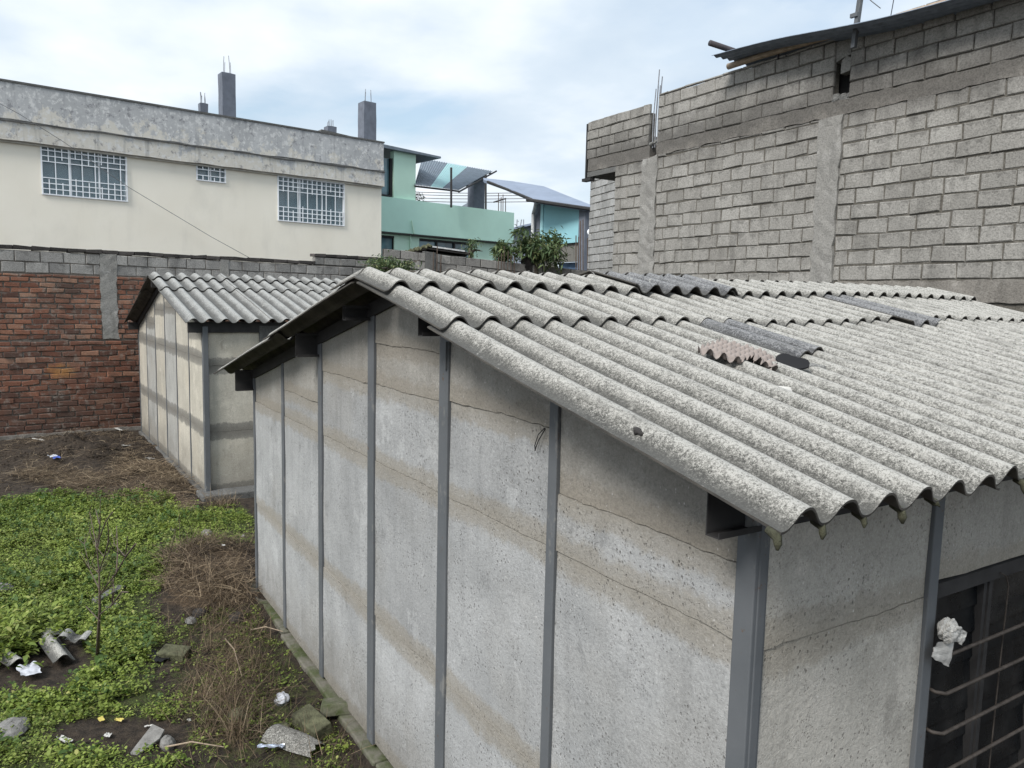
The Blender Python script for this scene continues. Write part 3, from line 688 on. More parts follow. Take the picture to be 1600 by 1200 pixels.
for (D, U, LT) in ((D2R, U2R, LR2), (D2L, U2L, LL2)):
    for (l0, l1, lf) in ((1.0, LT, 0), (.05, 1.13, .010)):
        for i in range(4):
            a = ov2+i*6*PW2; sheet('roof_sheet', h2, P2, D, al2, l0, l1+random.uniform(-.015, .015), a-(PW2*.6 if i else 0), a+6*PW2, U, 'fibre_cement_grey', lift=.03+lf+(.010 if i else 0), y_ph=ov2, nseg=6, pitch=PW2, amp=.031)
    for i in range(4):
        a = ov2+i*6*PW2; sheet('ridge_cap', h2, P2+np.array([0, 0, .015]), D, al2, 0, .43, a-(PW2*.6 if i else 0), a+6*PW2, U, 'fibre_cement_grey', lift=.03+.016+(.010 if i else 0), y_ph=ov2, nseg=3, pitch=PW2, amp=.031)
for s0 in (.0, 5.95, 3.0):
    mb = MB(); slab(mb, G2, s0-.03, s0+.03, z2(s0)-.17, z2(s0)-.02, -4.1, .2); mb.build('purlin', 'steel_dark', h2)
for sa, sb in ((0, ap_s), (ap_s, 6)):
    mb = MB(); mb.hexa([G2((sa, .03, z2(sa)-.11)), G2((sb, .03, z2(sb)-.11)), G2((sb, -.03, z2(sb)-.11)), G2((sa, -.03, z2(sa)-.11)), G2((sa, .03, z2(sa)-.01)), G2((sb, .03, z2(sb)-.01)), G2((sb, -.03, z2(sb)-.01)), G2((sa, -.03, z2(sa)-.01))]); mb.build('rafter', 'steel_dark', h2)
mb = MB(); slab(mb, E2, -.12, 4.2, -.1, .14, -.1, .34); slab(mb, G2, 0, 6.1, -.1, .10, -.1, .05); o = mb.build('footing', 'dark_concrete', h2)
bv = o.modifiers.new('bevel', 'BEVEL'); bv.width = .02; bv.segments = 2

# ================================================================== brick boundary wall
BO = np.array([-16.683, .051, 0]); BA = rad(96)
FBk = Frame(BO, BA)                 # s along +y-ish, outward normal towards the yard (+x)
hs = lambda u, v: FBk.hit(u, v)
bw = thing('brick_wall', (BO[0], 1, 0), 'old red brick boundary wall topped with grey blocks and a dark coping', 'wall')
sL, sStep, sEnd = hs(0, 400)[0]-3.2, hs(492, 410)[0], hs(600, 420)[0]+.6
zc = 3.90
SC0, SC1 = hs(157, 450)[0], hs(183, 450)[0]
mb = MB(); slab(mb, FBk, sL, sEnd, -.1, 3.40, -.22, -.008); mb.build('mortar_bed', 'mortar_brick', bw)
mb = MB(); ldg = 2.02
masonry(mb, FBk, sL, sEnd, ldg+.03, 3.34, .27, .080, .024, holes=((SC0, SC1, ldg, 4),), jit=.009, depth=.03, tintf=lambda s_, z: min(1, max(0, random.gauss(.58, .3))))
masonry(mb, FBk, sL, sEnd, .1, ldg-.02, .31, .094, .020, jit=.011, depth=.03, tintf=lambda s_, z: min(1, max(0, random.gauss(.42, .22))))
mb.build('brickwork', 'red_brick', bw)
mb = MB(); rough_slab(mb, FBk, sL, sEnd, -.1, .14, -.04, .05); mb.build('footing', 'render_band', bw)
mb = MB(); masonry(mb, FBk, sL, sEnd, 3.37, 3.81, .39, .20, .016, holes=((SC0, SC1, 2, 4),), depth=.15, jit=.006); slab(mb, FBk, sL, sEnd, 3.36, 3.80, -.15, -.012, 1)
mb.build('block_course', ['wall_head_block', 'mortar_brick'], bw)
mb = MB(); rough_slab(mb, FBk, SC0, SC1, 2.05, 3.82, -.1, .012, amp=.02); mb.build('pillar', 'pillar_concrete', bw); mb = MB(); s2_, s3_ = hs(344, 410)[0], hs(357, 410)[0]; rough_slab(mb, FBk, s2_, s3_, 3.3, 3.82, -.1, .015); mb.build('pillar', 'pillar_concrete', bw)
mb = MB(); masonry(mb, FBk, sL, sStep, 3.815, 3.895, .30, .075, .006, depth=.24, jit=.010); s4 = hs(520, 415)[0]
mb.build('coping', 'dark_cap', bw)
mb = MB(); masonry(mb, FBk, sStep, sEnd, 3.82, 4.0, .39, .165, .012, depth=.15, jit=.005, phase=.3); slab(mb, FBk, sStep+.02, sEnd, 3.8, 4.0, -.15, -.012, 1); mb.build('raised_course', ['low_wall_block', 'mortar_dark'], bw)
mb = MB(); masonry(mb, FBk, sStep-.02, sEnd, 4.01, 4.08, .30, .07, .006, depth=.24, jit=.008); mb.build('coping', 'dark_cap', bw)

# ================================================================== cream house beyond the wall
CO = np.array([-23.3, 2.4, 0]); FC = Frame(CO, BA)
ch = thing('cream_house', (-26, 3, 0), 'cream painted two storey house with a peeling grey parapet and barred windows', 'building')
hc = lambda u, v: FC.hit(u, v)
cS0, cS1 = hc(0, 200)[0]-5.0, hc(596, 300)[0]
WINS = [(62, 224, 62, 303, 200, 316), (306, 255, 306, 280, 353, 287), (433, 274, 433, 346, 538, 354)]
wr = []
for (u0, v0, u0b, v1, u1, v1b) in WINS:
    a = hc(u0, v0); b = hc(u1, v1b); wr.append((a[0], b[0], b[1], a[1]))
cz1 = 7.12
def wall_with_holes(mb, fr, s0, s1, z0, z1, holes, th, mi=0):
    cs = sorted(set([s0, s1]+[h[0] for h in holes]+[h[1] for h in holes]))
    for a, b in zip(cs[:-1], cs[1:]):
        hz = [(h[2], h[3]) for h in holes if h[0] <= a+1e-6 and h[1] >= b-1e-6]; z = z0
        for (c_, d_) in sorted(hz)+[(z1, z1)]:
            if c_-z > .001: slab(mb, fr, a, b, z, c_, -th, 0, mi)
            z = d_
mb = MB(); wall_with_holes(mb, FC, cS0, cS1, 0, cz1, wr, .2)
EC = Frame(FC((cS1, 0, 0)), BA-math.pi/2); 
p_ = lambda s_, t_, z_: FC((s_, t_, z_))
mb.hexa([p_(cS1-.2, -.2, 0), p_(cS1, -.2, 0), p_(cS1, -9, 0), p_(cS1-.2, -9, 0), p_(cS1-.2, -.2, cz1), p_(cS1, -.2, cz1), p_(cS1, -9, cz1), p_(cS1-.2, -9, cz1)])
mb.build('wall', 'cream_paint', ch)
mb = MB(); rough_slab(mb, FC, cS0, cS1+.03, cz1-.22, 7.38, -.3, .16, step=.5, amp=.012); mb.build('cornice', 'peeling_parapet', ch)
mb = MB(); rough_slab(mb, FC, cS0, cS1+.03, 7.365, 7.41, .0, .20, step=.4, amp=.02); mb.build('ledge', 'dark_concrete', ch)
mb = MB(); slab(mb, FC, cS0, cS1, cz1-.28, cz1-.221, -.1, .07); mb.build('cornice_moulding', 'cornice_paint', ch)
mb = MB(); rough_slab(mb, FC, cS0, cS1+.03, 7.38, 8.36, -.3, .10, step=.5, amp=.008); slab(mb, FC, cS0, cS1+.05, 8.361, 8.41, -.32, .13, 1)
mb.hexa([p_(cS1-.15, -.3, 6.9), p_(cS1+.02, -.3, 6.9), p_(cS1+.02, -9, 6.9), p_(cS1-.15, -9, 6.9), p_(cS1-.15, -.3, 8.36), p_(cS1+.02, -.3, 8.36), p_(cS1+.02, -9, 8.36), p_(cS1-.15, -9, 8.36)])
mb.build('parapet', ['peeling_parapet', 'dark_concrete'], ch)
mb = MB(); slab(mb, FC, cS0, cS1, 7.3, 7.36, -9, -.3); mb.build('roof_slab', 'dark_concrete', ch)
for wi, (a, b, z0, z1) in enumerate(wr):
    mb = MB(); slab(mb, FC, a, b, z0, z1, -.55, -.5); wo_ = mb.build('window', 'room_dark', ch)
    mb = MB(); f = .04
    slab(mb, FC, a, b, z1-f, z1, -.09, .01); slab(mb, FC, a, b, z0, z0+f, -.09, .01); slab(mb, FC, a, a+f, z0+f, z1-f, -.09, .01); slab(mb, FC, b-f, b, z0+f, z1-f, -.09, .01)
    for m_ in ([a+(b-a)/3, a+(b-a)*2/3] if b-a > 1 else [(a+b)/2]): slab(mb, FC, m_-.02, m_+.02, z0+f, z1-f, -.09, -.05)
    mb.build('window_frame', 'white_paint', wo_)
    mb = MB(); slab(mb, FC, a+f, b-f, z0+f, z1-f, -.075, -.07); mb.build('pane', 'pane_glass', wo_)
    mb = MB(); W_ = b-a; nb = max(4, int(round(W_/.165))); H_ = z1-z0
    g = .011; rows_t = 3 if H_ > 1 else 1; cell = .145
    for i in range(nb+1):
        s_ = a+.02+(W_-.04)*i/nb
        if i % 2 == 0 or i in (0, nb): slab(mb, FC, s_-g, s_+g, z0+.01, z1-.01, .03, .048)
        else:
            e = .12*(i % 3)*.5+.08
            slab(mb, FC, s_-g, s_+g, z0+.01, z0+.45*H_*(.72+.15*(i % 3))*.8, .03, .048); slab(mb, FC, s_-g, s_+g, z1-.42*H_*(.72+.15*((i+1) % 3))*.8, z1-.01, .03, .048)
    for r in range(rows_t+1):
        for zz_ in (z0+.02+r*cell, z1-.02-r*cell): slab(mb, FC, a, b, zz_-g, zz_+g, .028, .046)
    mb.build('grille', 'white_paint', wo_)
    if wi != 1:
        mb = MB(); n = 26; s_a, s_b = (a+W_*.52, b-.05) if wi == 0 else (a+.05, a+W_*.6)
        for i in range(n):
            q0, q1 = s_a+(s_b-s_a)*i/n, s_a+(s_b-s_a)*(i+1)/n; t0, t1 = -.22+.03*math.sin(i*1.3), -.22+.03*math.sin((i+1)*1.3)
            lowz = z0+.1+(.9 if wi == 0 and i < 5 else 0)*(5-i)/5
            mb.hexa([p_(q0, t0, lowz), p_(q1, t1, lowz), p_(q1, t1-.006, lowz), p_(q0, t0-.006, lowz), p_(q0, t0, z1-.1), p_(q1, t1, z1-.1), p_(q1, t1-.006, z1-.1), p_(q0, t0-.006, z1-.1)])
        mb.build('curtain', 'curtain_cloth', wo_, smooth=False)
def rebar_column(parent, fr, s0, s1, z0, z1, bars, hgt, t0=-.5, mat='column_concrete', rm='rebar_grey'):
    mb = MB(); rough_slab(mb, fr, s0, s1, z0, z1, t0-(s1-s0), t0, step=.3, amp=.008); c = mb.build('column', mat, parent)
    for i in range(bars):
        s_ = s0+.06+(s1-s0-.12)*((i*7) % bars)/max(1, bars-1); t_ = t0-.06-(.2 if i % 2 else 0); h = hgt*random.uniform(.6, 1.05)
        mb = MB(); lx = random.uniform(-.03, .03); mb.tube([fr((s_, t_, z1-.05)), fr((s_+lx*.3, t_, z1+h*.5)), fr((s_+lx, t_, z1+h))], .009, 6); mb.build('rebar_rod', rm, c)
for (u0, v0, u1, nb_, hg, t_) in ((347, 112, 368, 4, .55, -.4), (313, 160, 325, 5, .36, -1.2), (512, 196, 526, 6, .28, -.6), (569, 157, 588, 4, .5, -.3)):
    a = FC.hit(u0, v0, t_); b = FC.hit(u1, v0, t_); rebar_column(ch, FC, a[0], b[0], 7.3, a[1], nb_, hg, t_)
mb = MB(); a = hc(508, 214)[0]; b = hc(592, 226)[0]; mb.hexa([p_(a, -.5, 8.3), p_(b, -.5, 8.3), p_(b, -2, 8.3), p_(a, -2, 8.3), p_(a+.1, -.5, 8.62), p_(b, -.5, 8.50), p_(b, -2, 8.50), p_(a+.1, -2, 8.62)]); mb.build('roof_slab', 'dark_concrete', ch)

# cable strung across the cream wall
q0 = FC((cS0+2, .35, 8.0)); pts = [FC((*[(lambda h: (h[0], .3, h[1]))(FC.hit(u, v, .3))][0],)) for u, v in ((-60, 130), (30, 178), (100, 222), (200, 292), (260, 328), (330, 370), (392, 404))]
mb = MB(); mb.tube(pts, .008, 6); tag(mb.build('cable', 'cable_grey'), 'thin grey cable sagging diagonally across the cream house front', 'cable')

# ================================================================== tall block building on the right
BY = 8.0
FK = Frame((0, BY), math.pi); FK.n = np.array([0, -1., 0])      # s = -x
kb_ = thing('block_building', (-7, BY+2, 0), 'tall unfinished building of bare grey concrete blocks behind the big roof', 'building')
bk = lambda u, v, y=BY: (-onY(u, v, y)[0], onY(u, v, y)[2])
ZB0, ZB1 = 5.74, 5.95                                     # tie beam
C1a, C1b = bk(1310, 300)[0], bk(1276, 300)[0]             # pillars
C2a, C2b = bk(1025, 330)[0], bk(1001, 330)[0]
G1a, G1b = bk(1328, 110)[0], bk(1303, 110)[0]
G2a, G2b = bk(1028, 200)[0], bk(1014, 200)[0]
SWL = bk(957, 400)[0]; SUL = bk(918, 220)[0]; SR = -3.0
mb = MB(); slab(mb, FK, SR, SWL-.01, -.1, ZB0, -.2, -.007); slab(mb, FK, SR, G1a-.01, ZB1, 6.86, -.15, -.018); slab(mb, FK, G1b+.01, G2a-.01, ZB1, 6.70, -.15, -.018); slab(mb, FK, G2b+.01, SUL-.01, ZB1, 6.55, -.15, -.018)
mb.build('mortar_bed', 'mortar_grey', kb_)
mb = MB(); T = lambda s_, z: min(1, max(0, random.gauss(.55, .2)))
masonry(mb, FK, SR, C1a, 3.42, ZB0, .40, .195, .018, tintf=T, jit=.008)
masonry(mb, FK, C1b, C2a, -.05, ZB0, .40, .195, .018, tintf=T, jit=.008)
masonry(mb, FK, C2b, SWL, -.05, ZB0, .40, .195, .018, tintf=T, jit=.008)
masonry(mb, FK, SR, 4.9, -.05, 3.12, .40, .195, .018, tintf=T, jit=.008, holes=((SR-.1, 3.55, 2.3, 3.2),))
masonry(mb, FK, 4.9, C1a, -.05, 3.12, .40, .195, .018, tintf=T, jit=.008)
mb.build('lower_wall', 'grey_block', kb_)
mb = MB(); topm = lambda s_: 6.84-.012*(s_-5.4)
masonry(mb, FK, SR, G1a, ZB1+.01, 7.0, .40, .195, .014, top=lambda s_: 6.90, tintf=T, jit=.006)
mb.build('upper_wall', 'grey_block', kb_); mb = MB()
masonry(mb, FK, G1b, G2a, ZB1+.01, 6.83, .40, .195, .014, tintf=T, jit=.006)
mb.build('upper_wall', 'grey_block', kb_); mb = MB()
masonry(mb, FK, G2b, SUL, ZB1+.01, 6.70, .38, .175, .014, tintf=T, jit=.006)
mb.build('upper_wall', 'grey_block', kb_)
mb = MB(); rough_slab(mb, FK, SR, G2a, ZB0, ZB1, -.2, .012, amp=.014); rough_slab(mb, FK, G2b-.05, SUL-.05, ZB0-.03, ZB1, -.2, .006, amp=.008); rough_slab(mb, FK, SR, 5.35, 3.13, 3.40, -.2, .02, amp=.012); mb.build('tie_beam', 'render_band', kb_)
mb = MB(); rough_slab(mb, FK, C1a, C1b, -.1, ZB0-.01, -.2, .045, amp=.022); mb.build('pillar', 'pillar_concrete', kb_); mb = MB(); rough_slab(mb, FK, C2a, C2b, -.1, ZB0-.01, -.2, .022, amp=.03); mb.build('pillar', 'pillar_concrete', kb_)
# projecting slab at the left end and return walls
mb = MB(); mb.hexa([FK((SWL, 0, 5.60)), FK((SUL-.03, 0, 5.60)), FK((SUL-.03, -4, 5.60)), FK((SWL, -4, 5.60)), FK((SWL, 0, 5.70)), FK((SUL-.03, 0, 5.70)), FK((SUL-.03, -4, 5.70)), FK((SWL, -4, 5.70))]); mb.build('projecting_slab', 'dark_concrete', kb_)
mb = MB(); slab(mb, FK, SUL-.15, SUL, 5.72, 6.62, -4, -.06); slab(mb, FK, SWL-.15, SWL, 0, 5.58, -4.6, -.06); slab(mb, FK, SR, SUL-.2, 5.80, 5.94, -4, -.21); mb.build('return_wall', 'mortar_grey', kb_)
# rubble in the slots above the pillars
mb = MB()
for _ in range(14):
    c = FK((random.uniform(G1a, G1b), random.uniform(-.12, -.02), random.uniform(5.95, 6.02))); r = random.uniform(.03, .07)
    mb.tube([c-(r, 0, 0), c, c+(r, 0, r*.4)], [r*.5, r*.9, r*.4], 6, tint=random.random())
for _ in range(10):
    c = FK((random.uniform(G2a-.05, G2b+.05), random.uniform(-.12, .0), random.uniform(5.93, 6.0))); r = random.uniform(.02, .05)
    mb.tube([c-(r, 0, 0), c, c+(r, 0, r*.6)], [r*.5, r, r*.4], 6, tint=random.random())
mb.build('rubble', 'dark_concrete', kb_)
mb = MB(); rough_slab(mb, FK, G1a+.0, G1b, 6.52, 6.76, -.16, -.03, amp=.03); rough_slab(mb, FK, G1a, G1a+.14, 6.33, 6.52, -.16, -.02, amp=.03); mb.build('broken_pillar', 'pillar_concrete', kb_)
mb = MB(); slab(mb, FK, G1a-.3, G1b+.5, 5.96, 6.85, -.30, -.22); mb.build('dark_backing', 'dark_void', kb_)  # black sheet added behind the slot to paint its depth dark
for i in range(6):
    s_ = G2a+.04+(G2b-G2a-.08)*i/5; h = [0.75, .62, .98, .9, .72, .95][i]; t_ = -.04-.1*(i % 2)
    mb = MB(); mb.tube([FK((s_, t_, 5.9)), FK((s_+.01, t_, 6.4)), FK((s_+random.uniform(-.05, .03), t_, 6.05+h*1.25))], .010, 6); mb.build('rebar_rod', 'rebar_grey', kb_)
# steel angle at the left corner of the projection
a = bk(917, 225); b = bk(916, 268)
mb = MB(); slab(mb, FK, SUL+.01, SUL+.05, 5.55, 6.68, -.08, .0); slab(mb, FK, SUL-.18, SUL+.10, 5.52, 5.58, -.08, .04); mb.build('corner_angle', 'steel_dark', kb_)
# further block wall seen left of the lower wall
# metal roof with poles resting on the wall heads
def roofsheet(x0, x1, y0, y1, z0, z1, mat='tin_blue'):
    n, m = 24, 120; vs = []; fs = []
    for side in (0, 1):
        for i in range(n+1):
            f = i/n
            for j in range(m+1):
                g = j/m; vs.append((x0+(x1-x0)*f+(.03*math.sin(g*7) if i == 0 else 0), y0+(y1-y0)*g+.03*math.sin(f*9)*(1-g), z0*(1-f)+z1*f+.016*math.sin(g*m*.785)-side*.004+.035*math.sin(f*8)))
    N = (n+1)*(m+1); w_ = m+1
    for i in range(n):
        for j in range(m): a = i*w_+j; fs += [(a, a+w_, a+w_+1, a+1), (N+a, N+a+1, N+a+w_+1, N+a+w_)]
        a = i*w_; fs += [(a, N+a, N+a+w_, a+w_), (a+m, a+w_+m, N+a+w_+m, N+a+m)]
    for j in range(m): a = n*w_+j; fs += [(j, j+1, N+j+1, N+j), (a, N+a, N+a+1, a+1)]
    mm = MB(); mm.add(vs, fs); return mm.build('metal_roof', mat, kb_)
rl = onY(1115, 88, 7.55); rr = onY(1480, -2, 7.45); rr2 = onY(1180, 104, 8.5)
fx = (-2.9-rl[0])/(rr[0]-rl[0]); zr_ = rl[2]+(rr[2]-rl[2])*fx
roofsheet(rl[0], -2.9, 7.50, 9.6, rl[2], zr_)
a = onY(1138, 104, 7.95); b = onY(1335, 46, 7.95); c = b+(b-a)*.9
mb = MB(); mb.tube([a, a*.7+b*.3+(0, 0, .015), a*.3+b*.7+(0, 0, .01), b, c], [.05, .047, .045, .043, .04], 10); mb.build('bamboo_pole', 'bamboo', kb_, smooth=True)
a = onY(1109, 67, 7.35); b = onY(1160, 84, 8.0); mb = MB(); mb.tube([a, b, b+(b-a)*1.2], [.045, .042, .04], 10); mb.build('round_pole', 'wood_dark', kb_, smooth=True)
mb = MB(); mb.tube([onY(1216, 92, 7.99), onY(1216, 70, 7.99)], .02, 6); mb.build('short_prop', 'wood_dark', kb_)
a = onY(1337, 50, 7.7); b = onY(1345, -8, 7.7); mb = MB(); mb.box((-.028, -.028, -.2), (.028, .028, 1.4), 0, lambda q: a+np.array(q)+(b-a)/np.linalg.norm(b-a)*0+np.array([(b-a)[0]/(b-a)[2]*q[2], 0, 0])); slab_c = a+(0, -.03, (b-a)[2]*.45)
mb.box(tuple(slab_c-(.07, .02, .02)), tuple(slab_c+(.04, .02, .03))); mb.build('steel_mast', 'steel_paint', kb_)
for (u0, v0, u1, v1) in ((1376, 13, 1350, -10), (1392, 24, 1398, -10)):
    mb = MB(); a = onY(u0, v0, 7.8); b = onY(u1, v1, 7.6); mb.tube([a, (a+b)/2-(0, 0, .01), b+(b-a)*1.2], .006, 5); mb.build('wire', 'cable_grey', kb_)

# ---- farther block house whose side is seen between the turquoise house and the block building
FF = Frame((-13.0, 10.9), math.pi*.93); FF.n = np.array([math.sin(math.pi*.93)*-1, math.cos(math.pi*.93), 0]); FF.n = FF.n*np.sign(-FF.n[1])
fb = thing('block_house', (-14, 12, 0), 'narrow strip of a farther block wall beside the tall block building', 'building')
a = FF.hit(922, 300)[0]; b = FF.hit(965, 300)[0]; s0, s1 = min(a, b), max(a, b); s1b = s1+.0
s0, s1 = (s0-1.2, s1) if FF.hit(990, 300)[0] < s0 else (s0, s1+1.2)
mb = MB(); zt = FF.hit(925, 262)[1]+.9; slab(mb, FF, s0+.01, s1-.01, -.1, zt, -.2, -.012); mb.build('mortar_bed', 'mortar_grey', fb)
mb = MB(); masonry(mb, FF, s0, s1, -.05, zt, .38, .185, .016, jit=.005); mb.build('blockwork', 'grey_block_far', fb)

# ================================================================== low block wall between the yards
low = thing('low_block_wall', (-17, 8, 0), 'low weathered grey block wall with rusty bars standing in it', 'wall')
pA = at(640, 420, 18.6); pB = at(935, 420, 20.5)
angL = math.atan2(pB[1]-pA[1], pB[0]-pA[0]); FW = Frame(pA, angL); 
if FW.n @ (CAM-pA) < 0: FW.n = -FW.n
lw = lambda u, v: FW.hit(u, v)
ztA, ztB = lw(668, 395)[1], lw(905, 421)[1]; sA, sB = lw(600, 420)[0], lw(925, 420)[0]; s67 = lw(668, 400)[0]; s90 = lw(905, 420)[0]
ztf = lambda s_: ztA+(ztB-ztA)*(s_-s67)/(s90-s67)
rows = 9; mb = MB(); H_ = .2; 
nb = 40
frT = lambda q: FW((q[0], q[1], q[2]+ztf(q[0])-ztA))
mb2 = MB(); mb2.box((sA, -.2, -2.3+ztA), (sB, -.015, ztA-.01), 0, frT); mb2.build('mortar_bed', 'mortar_dark', low)
masonry(mb, frT, sA, sB, ztA-.216*9, ztA, .40, .20, .016, jit=.008); mb.build('blockwork', 'low_wall_block', low)
mb = MB(); s_ = lw(672, 400)[0]; rough_slab(mb, frT, s_-.14, s_+.14, ztA-2, ztA+.03, -.2, .03); mb.build('pillar', 'dark_concrete', low)
mb = MB(); s_ = lw(828, 400)[0]; rough_slab(mb, frT, s_-.12, s_+.10, ztA-2, ztA+.22, -.25, .02, amp=.05, step=.08); mb.build('pillar', 'dark_cap', low)
for u, v0 in ((776, 402), (782, 396), (786, 385), (791, 392), (797, 398), (802, 402), (675, 394), (681, 385), (686, 398)):
    a = lw(u, 440); b = lw(u, v0); mb = MB(); mb.tube([FW((a[0], .07, a[1])), FW((a[0]+random.uniform(-.03, .03), .07, b[1]))], .012, 6); mb.build('rebar_rod', 'rebar_steel', low)

# little shed with tiled lean-to gable in front of the green house
sh = thing('small_shed', tuple(at(640, 420, 20.5)), 'small block shed with a mossy dark pitched roof in front of the mint house', 'shed')
c = [at(592, 412, 20.2), at(667, 390, 20.2), at(725, 398, 20.6)]
base = [np.array([p[0], p[1], 2.0]) for p in c]; back = (at(640, 420, 23)-at(640, 420, 20.2)); back[2] = 0
mb = MB(); mb.prism([base[0]-(0, 0, 2), c[0]-(0, 0, .05), c[1]-(0, 0, .05), c[2]-(0, 0, .05), base[2]-(0, 0, 2)], back); mb.build('wall', 'dark_concrete', sh)
mb = MB()
for a, b in ((c[0]-(c[1]-c[0])*.06, c[1]), (c[1], c[2]+(c[2]-c[1])*.1)):
    f = -back/np.linalg.norm(back)*.25; mb.prism([a+f, b+f, b+f+(0, 0, .06), a+f+(0, 0, .06)], back+back/np.linalg.norm(back)*.4)
mb.build('roof', 'dark_cap', sh)
mb = MB(); a, b = c[0]-(c[1]-c[0])*.05, c[1]; f = -back/np.linalg.norm(back)*.32
for i in range(12):
    p = a+(b-a)*((i+random.random()*.6)/12); mb.tube([p+f+(0, 0, .07), p+f+(.1, .05, .11), p+f+(.2, .1, .07)], [.03, .05, .03], 6)
mb.build('roof_moss', 'moss_stone', sh); mb = MB(); mb.tube([c[0]+f-(0, 0, .12), c[1]+f-(0, 0, .22)], .05, 8); mb.build('roof_pole', 'bamboo', sh)
mb = MB(); p = c[1]-back/np.linalg.norm(back)*.27; q_ = c[2]-back/np.linalg.norm(back)*.27; mb.prism([p+(0, 0, .06), q_+(0, 0, .06), q_+(0, 0, .10), p+(0, 0, .10)], back*.02); mb.build('bargeboard', 'pvc', sh)

# ================================================================== mint green house
MS = 1.09
g0 = at(590, 330, 26*MS); g1 = at(797, 358, 30*MS); gA = math.atan2(g1[1]-g0[1], g1[0]-g0[0]); FM = Frame(g0, gA)
if FM.n @ (CAM-g0) < 0: FM.n = -FM.n
gm = lambda u, v, t=0: FM.hit(u, v, t)
gh = thing('mint_house', tuple(at(700, 400, 30)), 'mint green house with an open roof terrace and corrugated canopy', 'building')
sE = gm(797, 350)[0]; s0 = gm(570, 300)[0]; zpt = gm(700, 321)[1]; zpb = gm(700, 371.5)[1]; zt2 = gm(797, 334.5)[1]
sP = gm(647, 300)[0]; sQ = gm(613, 280)[0]; zTop = gm(630, 238)[1]
def mbx(fr, s0, s1, z0, z1, t0, t1, name, mat, par):
    m = MB(); slab(m, fr, s0, s1, z0, z1, t0, t1); return m.build(name, mat, par)
mbx(FM, s0, sE, zpb, zpt, -.15, .25, 'parapet', 'mint_paint_deep', gh)
mbx(FM, sE-.15, sE, 0, zpt-.01, -5, -.16, 'side_wall', 'mint_paint_deep', gh)
mbx(FM, s0, sE, zpb-.05, zpb-.003, -5, .2, 'terrace_slab', 'dark_concrete', gh)
mbx(FM, sQ, sP, zpt+.003, zTop, -.15, .1, 'upper_wall', 'mint_paint', gh)
mbx(FM, s0, sQ, zpt+.003, zTop, -4, -3.8, 'upper_wall', 'far_grey', gh)
wz0 = gm(602, 306)[1]; 
wq = mbx(FM, s0, sQ-.02, wz0+.05, zTop-.3, -.12, -.10, 'window', 'pane_glass_opaque', gh); mb = MB(); slab(mb, FM, sQ-.1, sQ-.002, wz0, zTop-.3, -.14, .02); slab(mb, FM, s0, sQ-.1, wz0-.02, wz0+.05, -.14, .02); mb.build('window_frame', 'steel_black', wq)
# lower storey with windows
gl = [gm(u, 380)[0] for u in (597, 616, 655, 738)]
mb = MB(); wall_with_holes(mb, FM, s0, sE, 0, zpb-.06, [(gl[0]-.4, gl[1], 1.2, zpb-.12), (gl[2], gl[3], 1.2, zpb-.12)], .15); mb.build('lower_wall', 'mint_paint', gh)
for a, b, n in ((gl[0]-.4, gl[1], 1), (gl[2], gl[3], 3)):
    wq = mbx(FM, a, b, 1.2, zpb-.12, -.12, -.11, 'window', 'pane_glass_opaque', gh); mb = MB()
    for i in range(n+1): s_ = a+(b-a)*i/n; slab(mb, FM, s_-.04, s_+.04, 1.2, zpb-.12, -.10, -.05)
    slab(mb, FM, a, b, zpb-.2, zpb-.121, -.048, -.01); mb.build('window_frame', 'steel_black', wq)
s_ = gm(640, 380)[0]; mb = MB(); mb.tube([FM((s_, .06, 1)), FM((s_, .06, zpb-.02)), FM((s_, .31, zpb+.02)), FM((gm(636, 348)[0], .31, gm(636, 345)[1]))], .03, 8); mb.build('drain_pipe', 'mint_paint', gh)
# flat roof over the upper part and corrugated canopy
a = gm(592, 229); b = gm(682, 247)
mb = MB(); mb.hexa([FM((a[0]-1, .3, a[1]-.06)), FM((b[0], .3, b[1]-.05)), FM((b[0], -2, b[1]-.05)), FM((a[0]-1, -2, a[1]-.06)), FM((a[0]-1, .3, a[1]+.08)), FM((b[0], .3, b[1]+.02)), FM((b[0], -2, b[1]+.02)), FM((a[0]-1, -2, a[1]+.08))]); mb.build('flat_roof', 'canopy_metal', gh)
# canopy corners: near left, near right, far right, far left
K = [FM((gm(648, 288, .3)[0], .3, gm(648, 288, .3)[1])), None, None, None]
hN = FM.hit; 
nl = np.array(FM((*gm(648, 289, .2)[:1], .2, gm(648, 289, .2)[1]))); nr = at(717, 297, 28.0*MS); fr_ = at(770, 268, 31.5*MS); fl = at(660, 248, 29.8*MS)
# seen from below: the front edge is the low one
def lerp2(u, v): return (nl*(1-u)+nr*u)*(1-v)+(fl*(1-u)+fr_*u)*v
mbs = {'canopy_metal': MB(), 'clear_sheet': MB()}
NW = 90
for i in range(NW):
    u0, u1 = i/NW, (i+1)/NW; key = 'clear_sheet' if .34 < u0 < .62 else 'canopy_metal'
    h0, h1 = .035*(i % 3 == 0), .035*((i+1) % 3 == 0)
    P = [lerp2(u0, 0)+(0, 0, h0), lerp2(u1, 0)+(0, 0, h1), lerp2(u1, 1)+(0, 0, h1), lerp2(u0, 1)+(0, 0, h0)]
    mbs[key].hexa([p-(0, 0, .012) for p in P]+P)
for k_, m_ in mbs.items():
    o = m_.build('canopy_roof', k_, gh)
    if k_ == 'clear_sheet': o['label'] = 'pale see-through canopy sheet'
mb = MB()
for v in (.02, .28, .53, .78, .97): mb.tube([lerp2(0, v)-(0, 0, .07), lerp2(1, v)-(0, 0, .07)], .035, 6)
mb.tube([lerp2(1, 0)-(0, 0, .07), lerp2(1, 1.12)-(0, 0, .07)], .04, 6); mb.build('canopy_frame', 'steel_dark', gh)
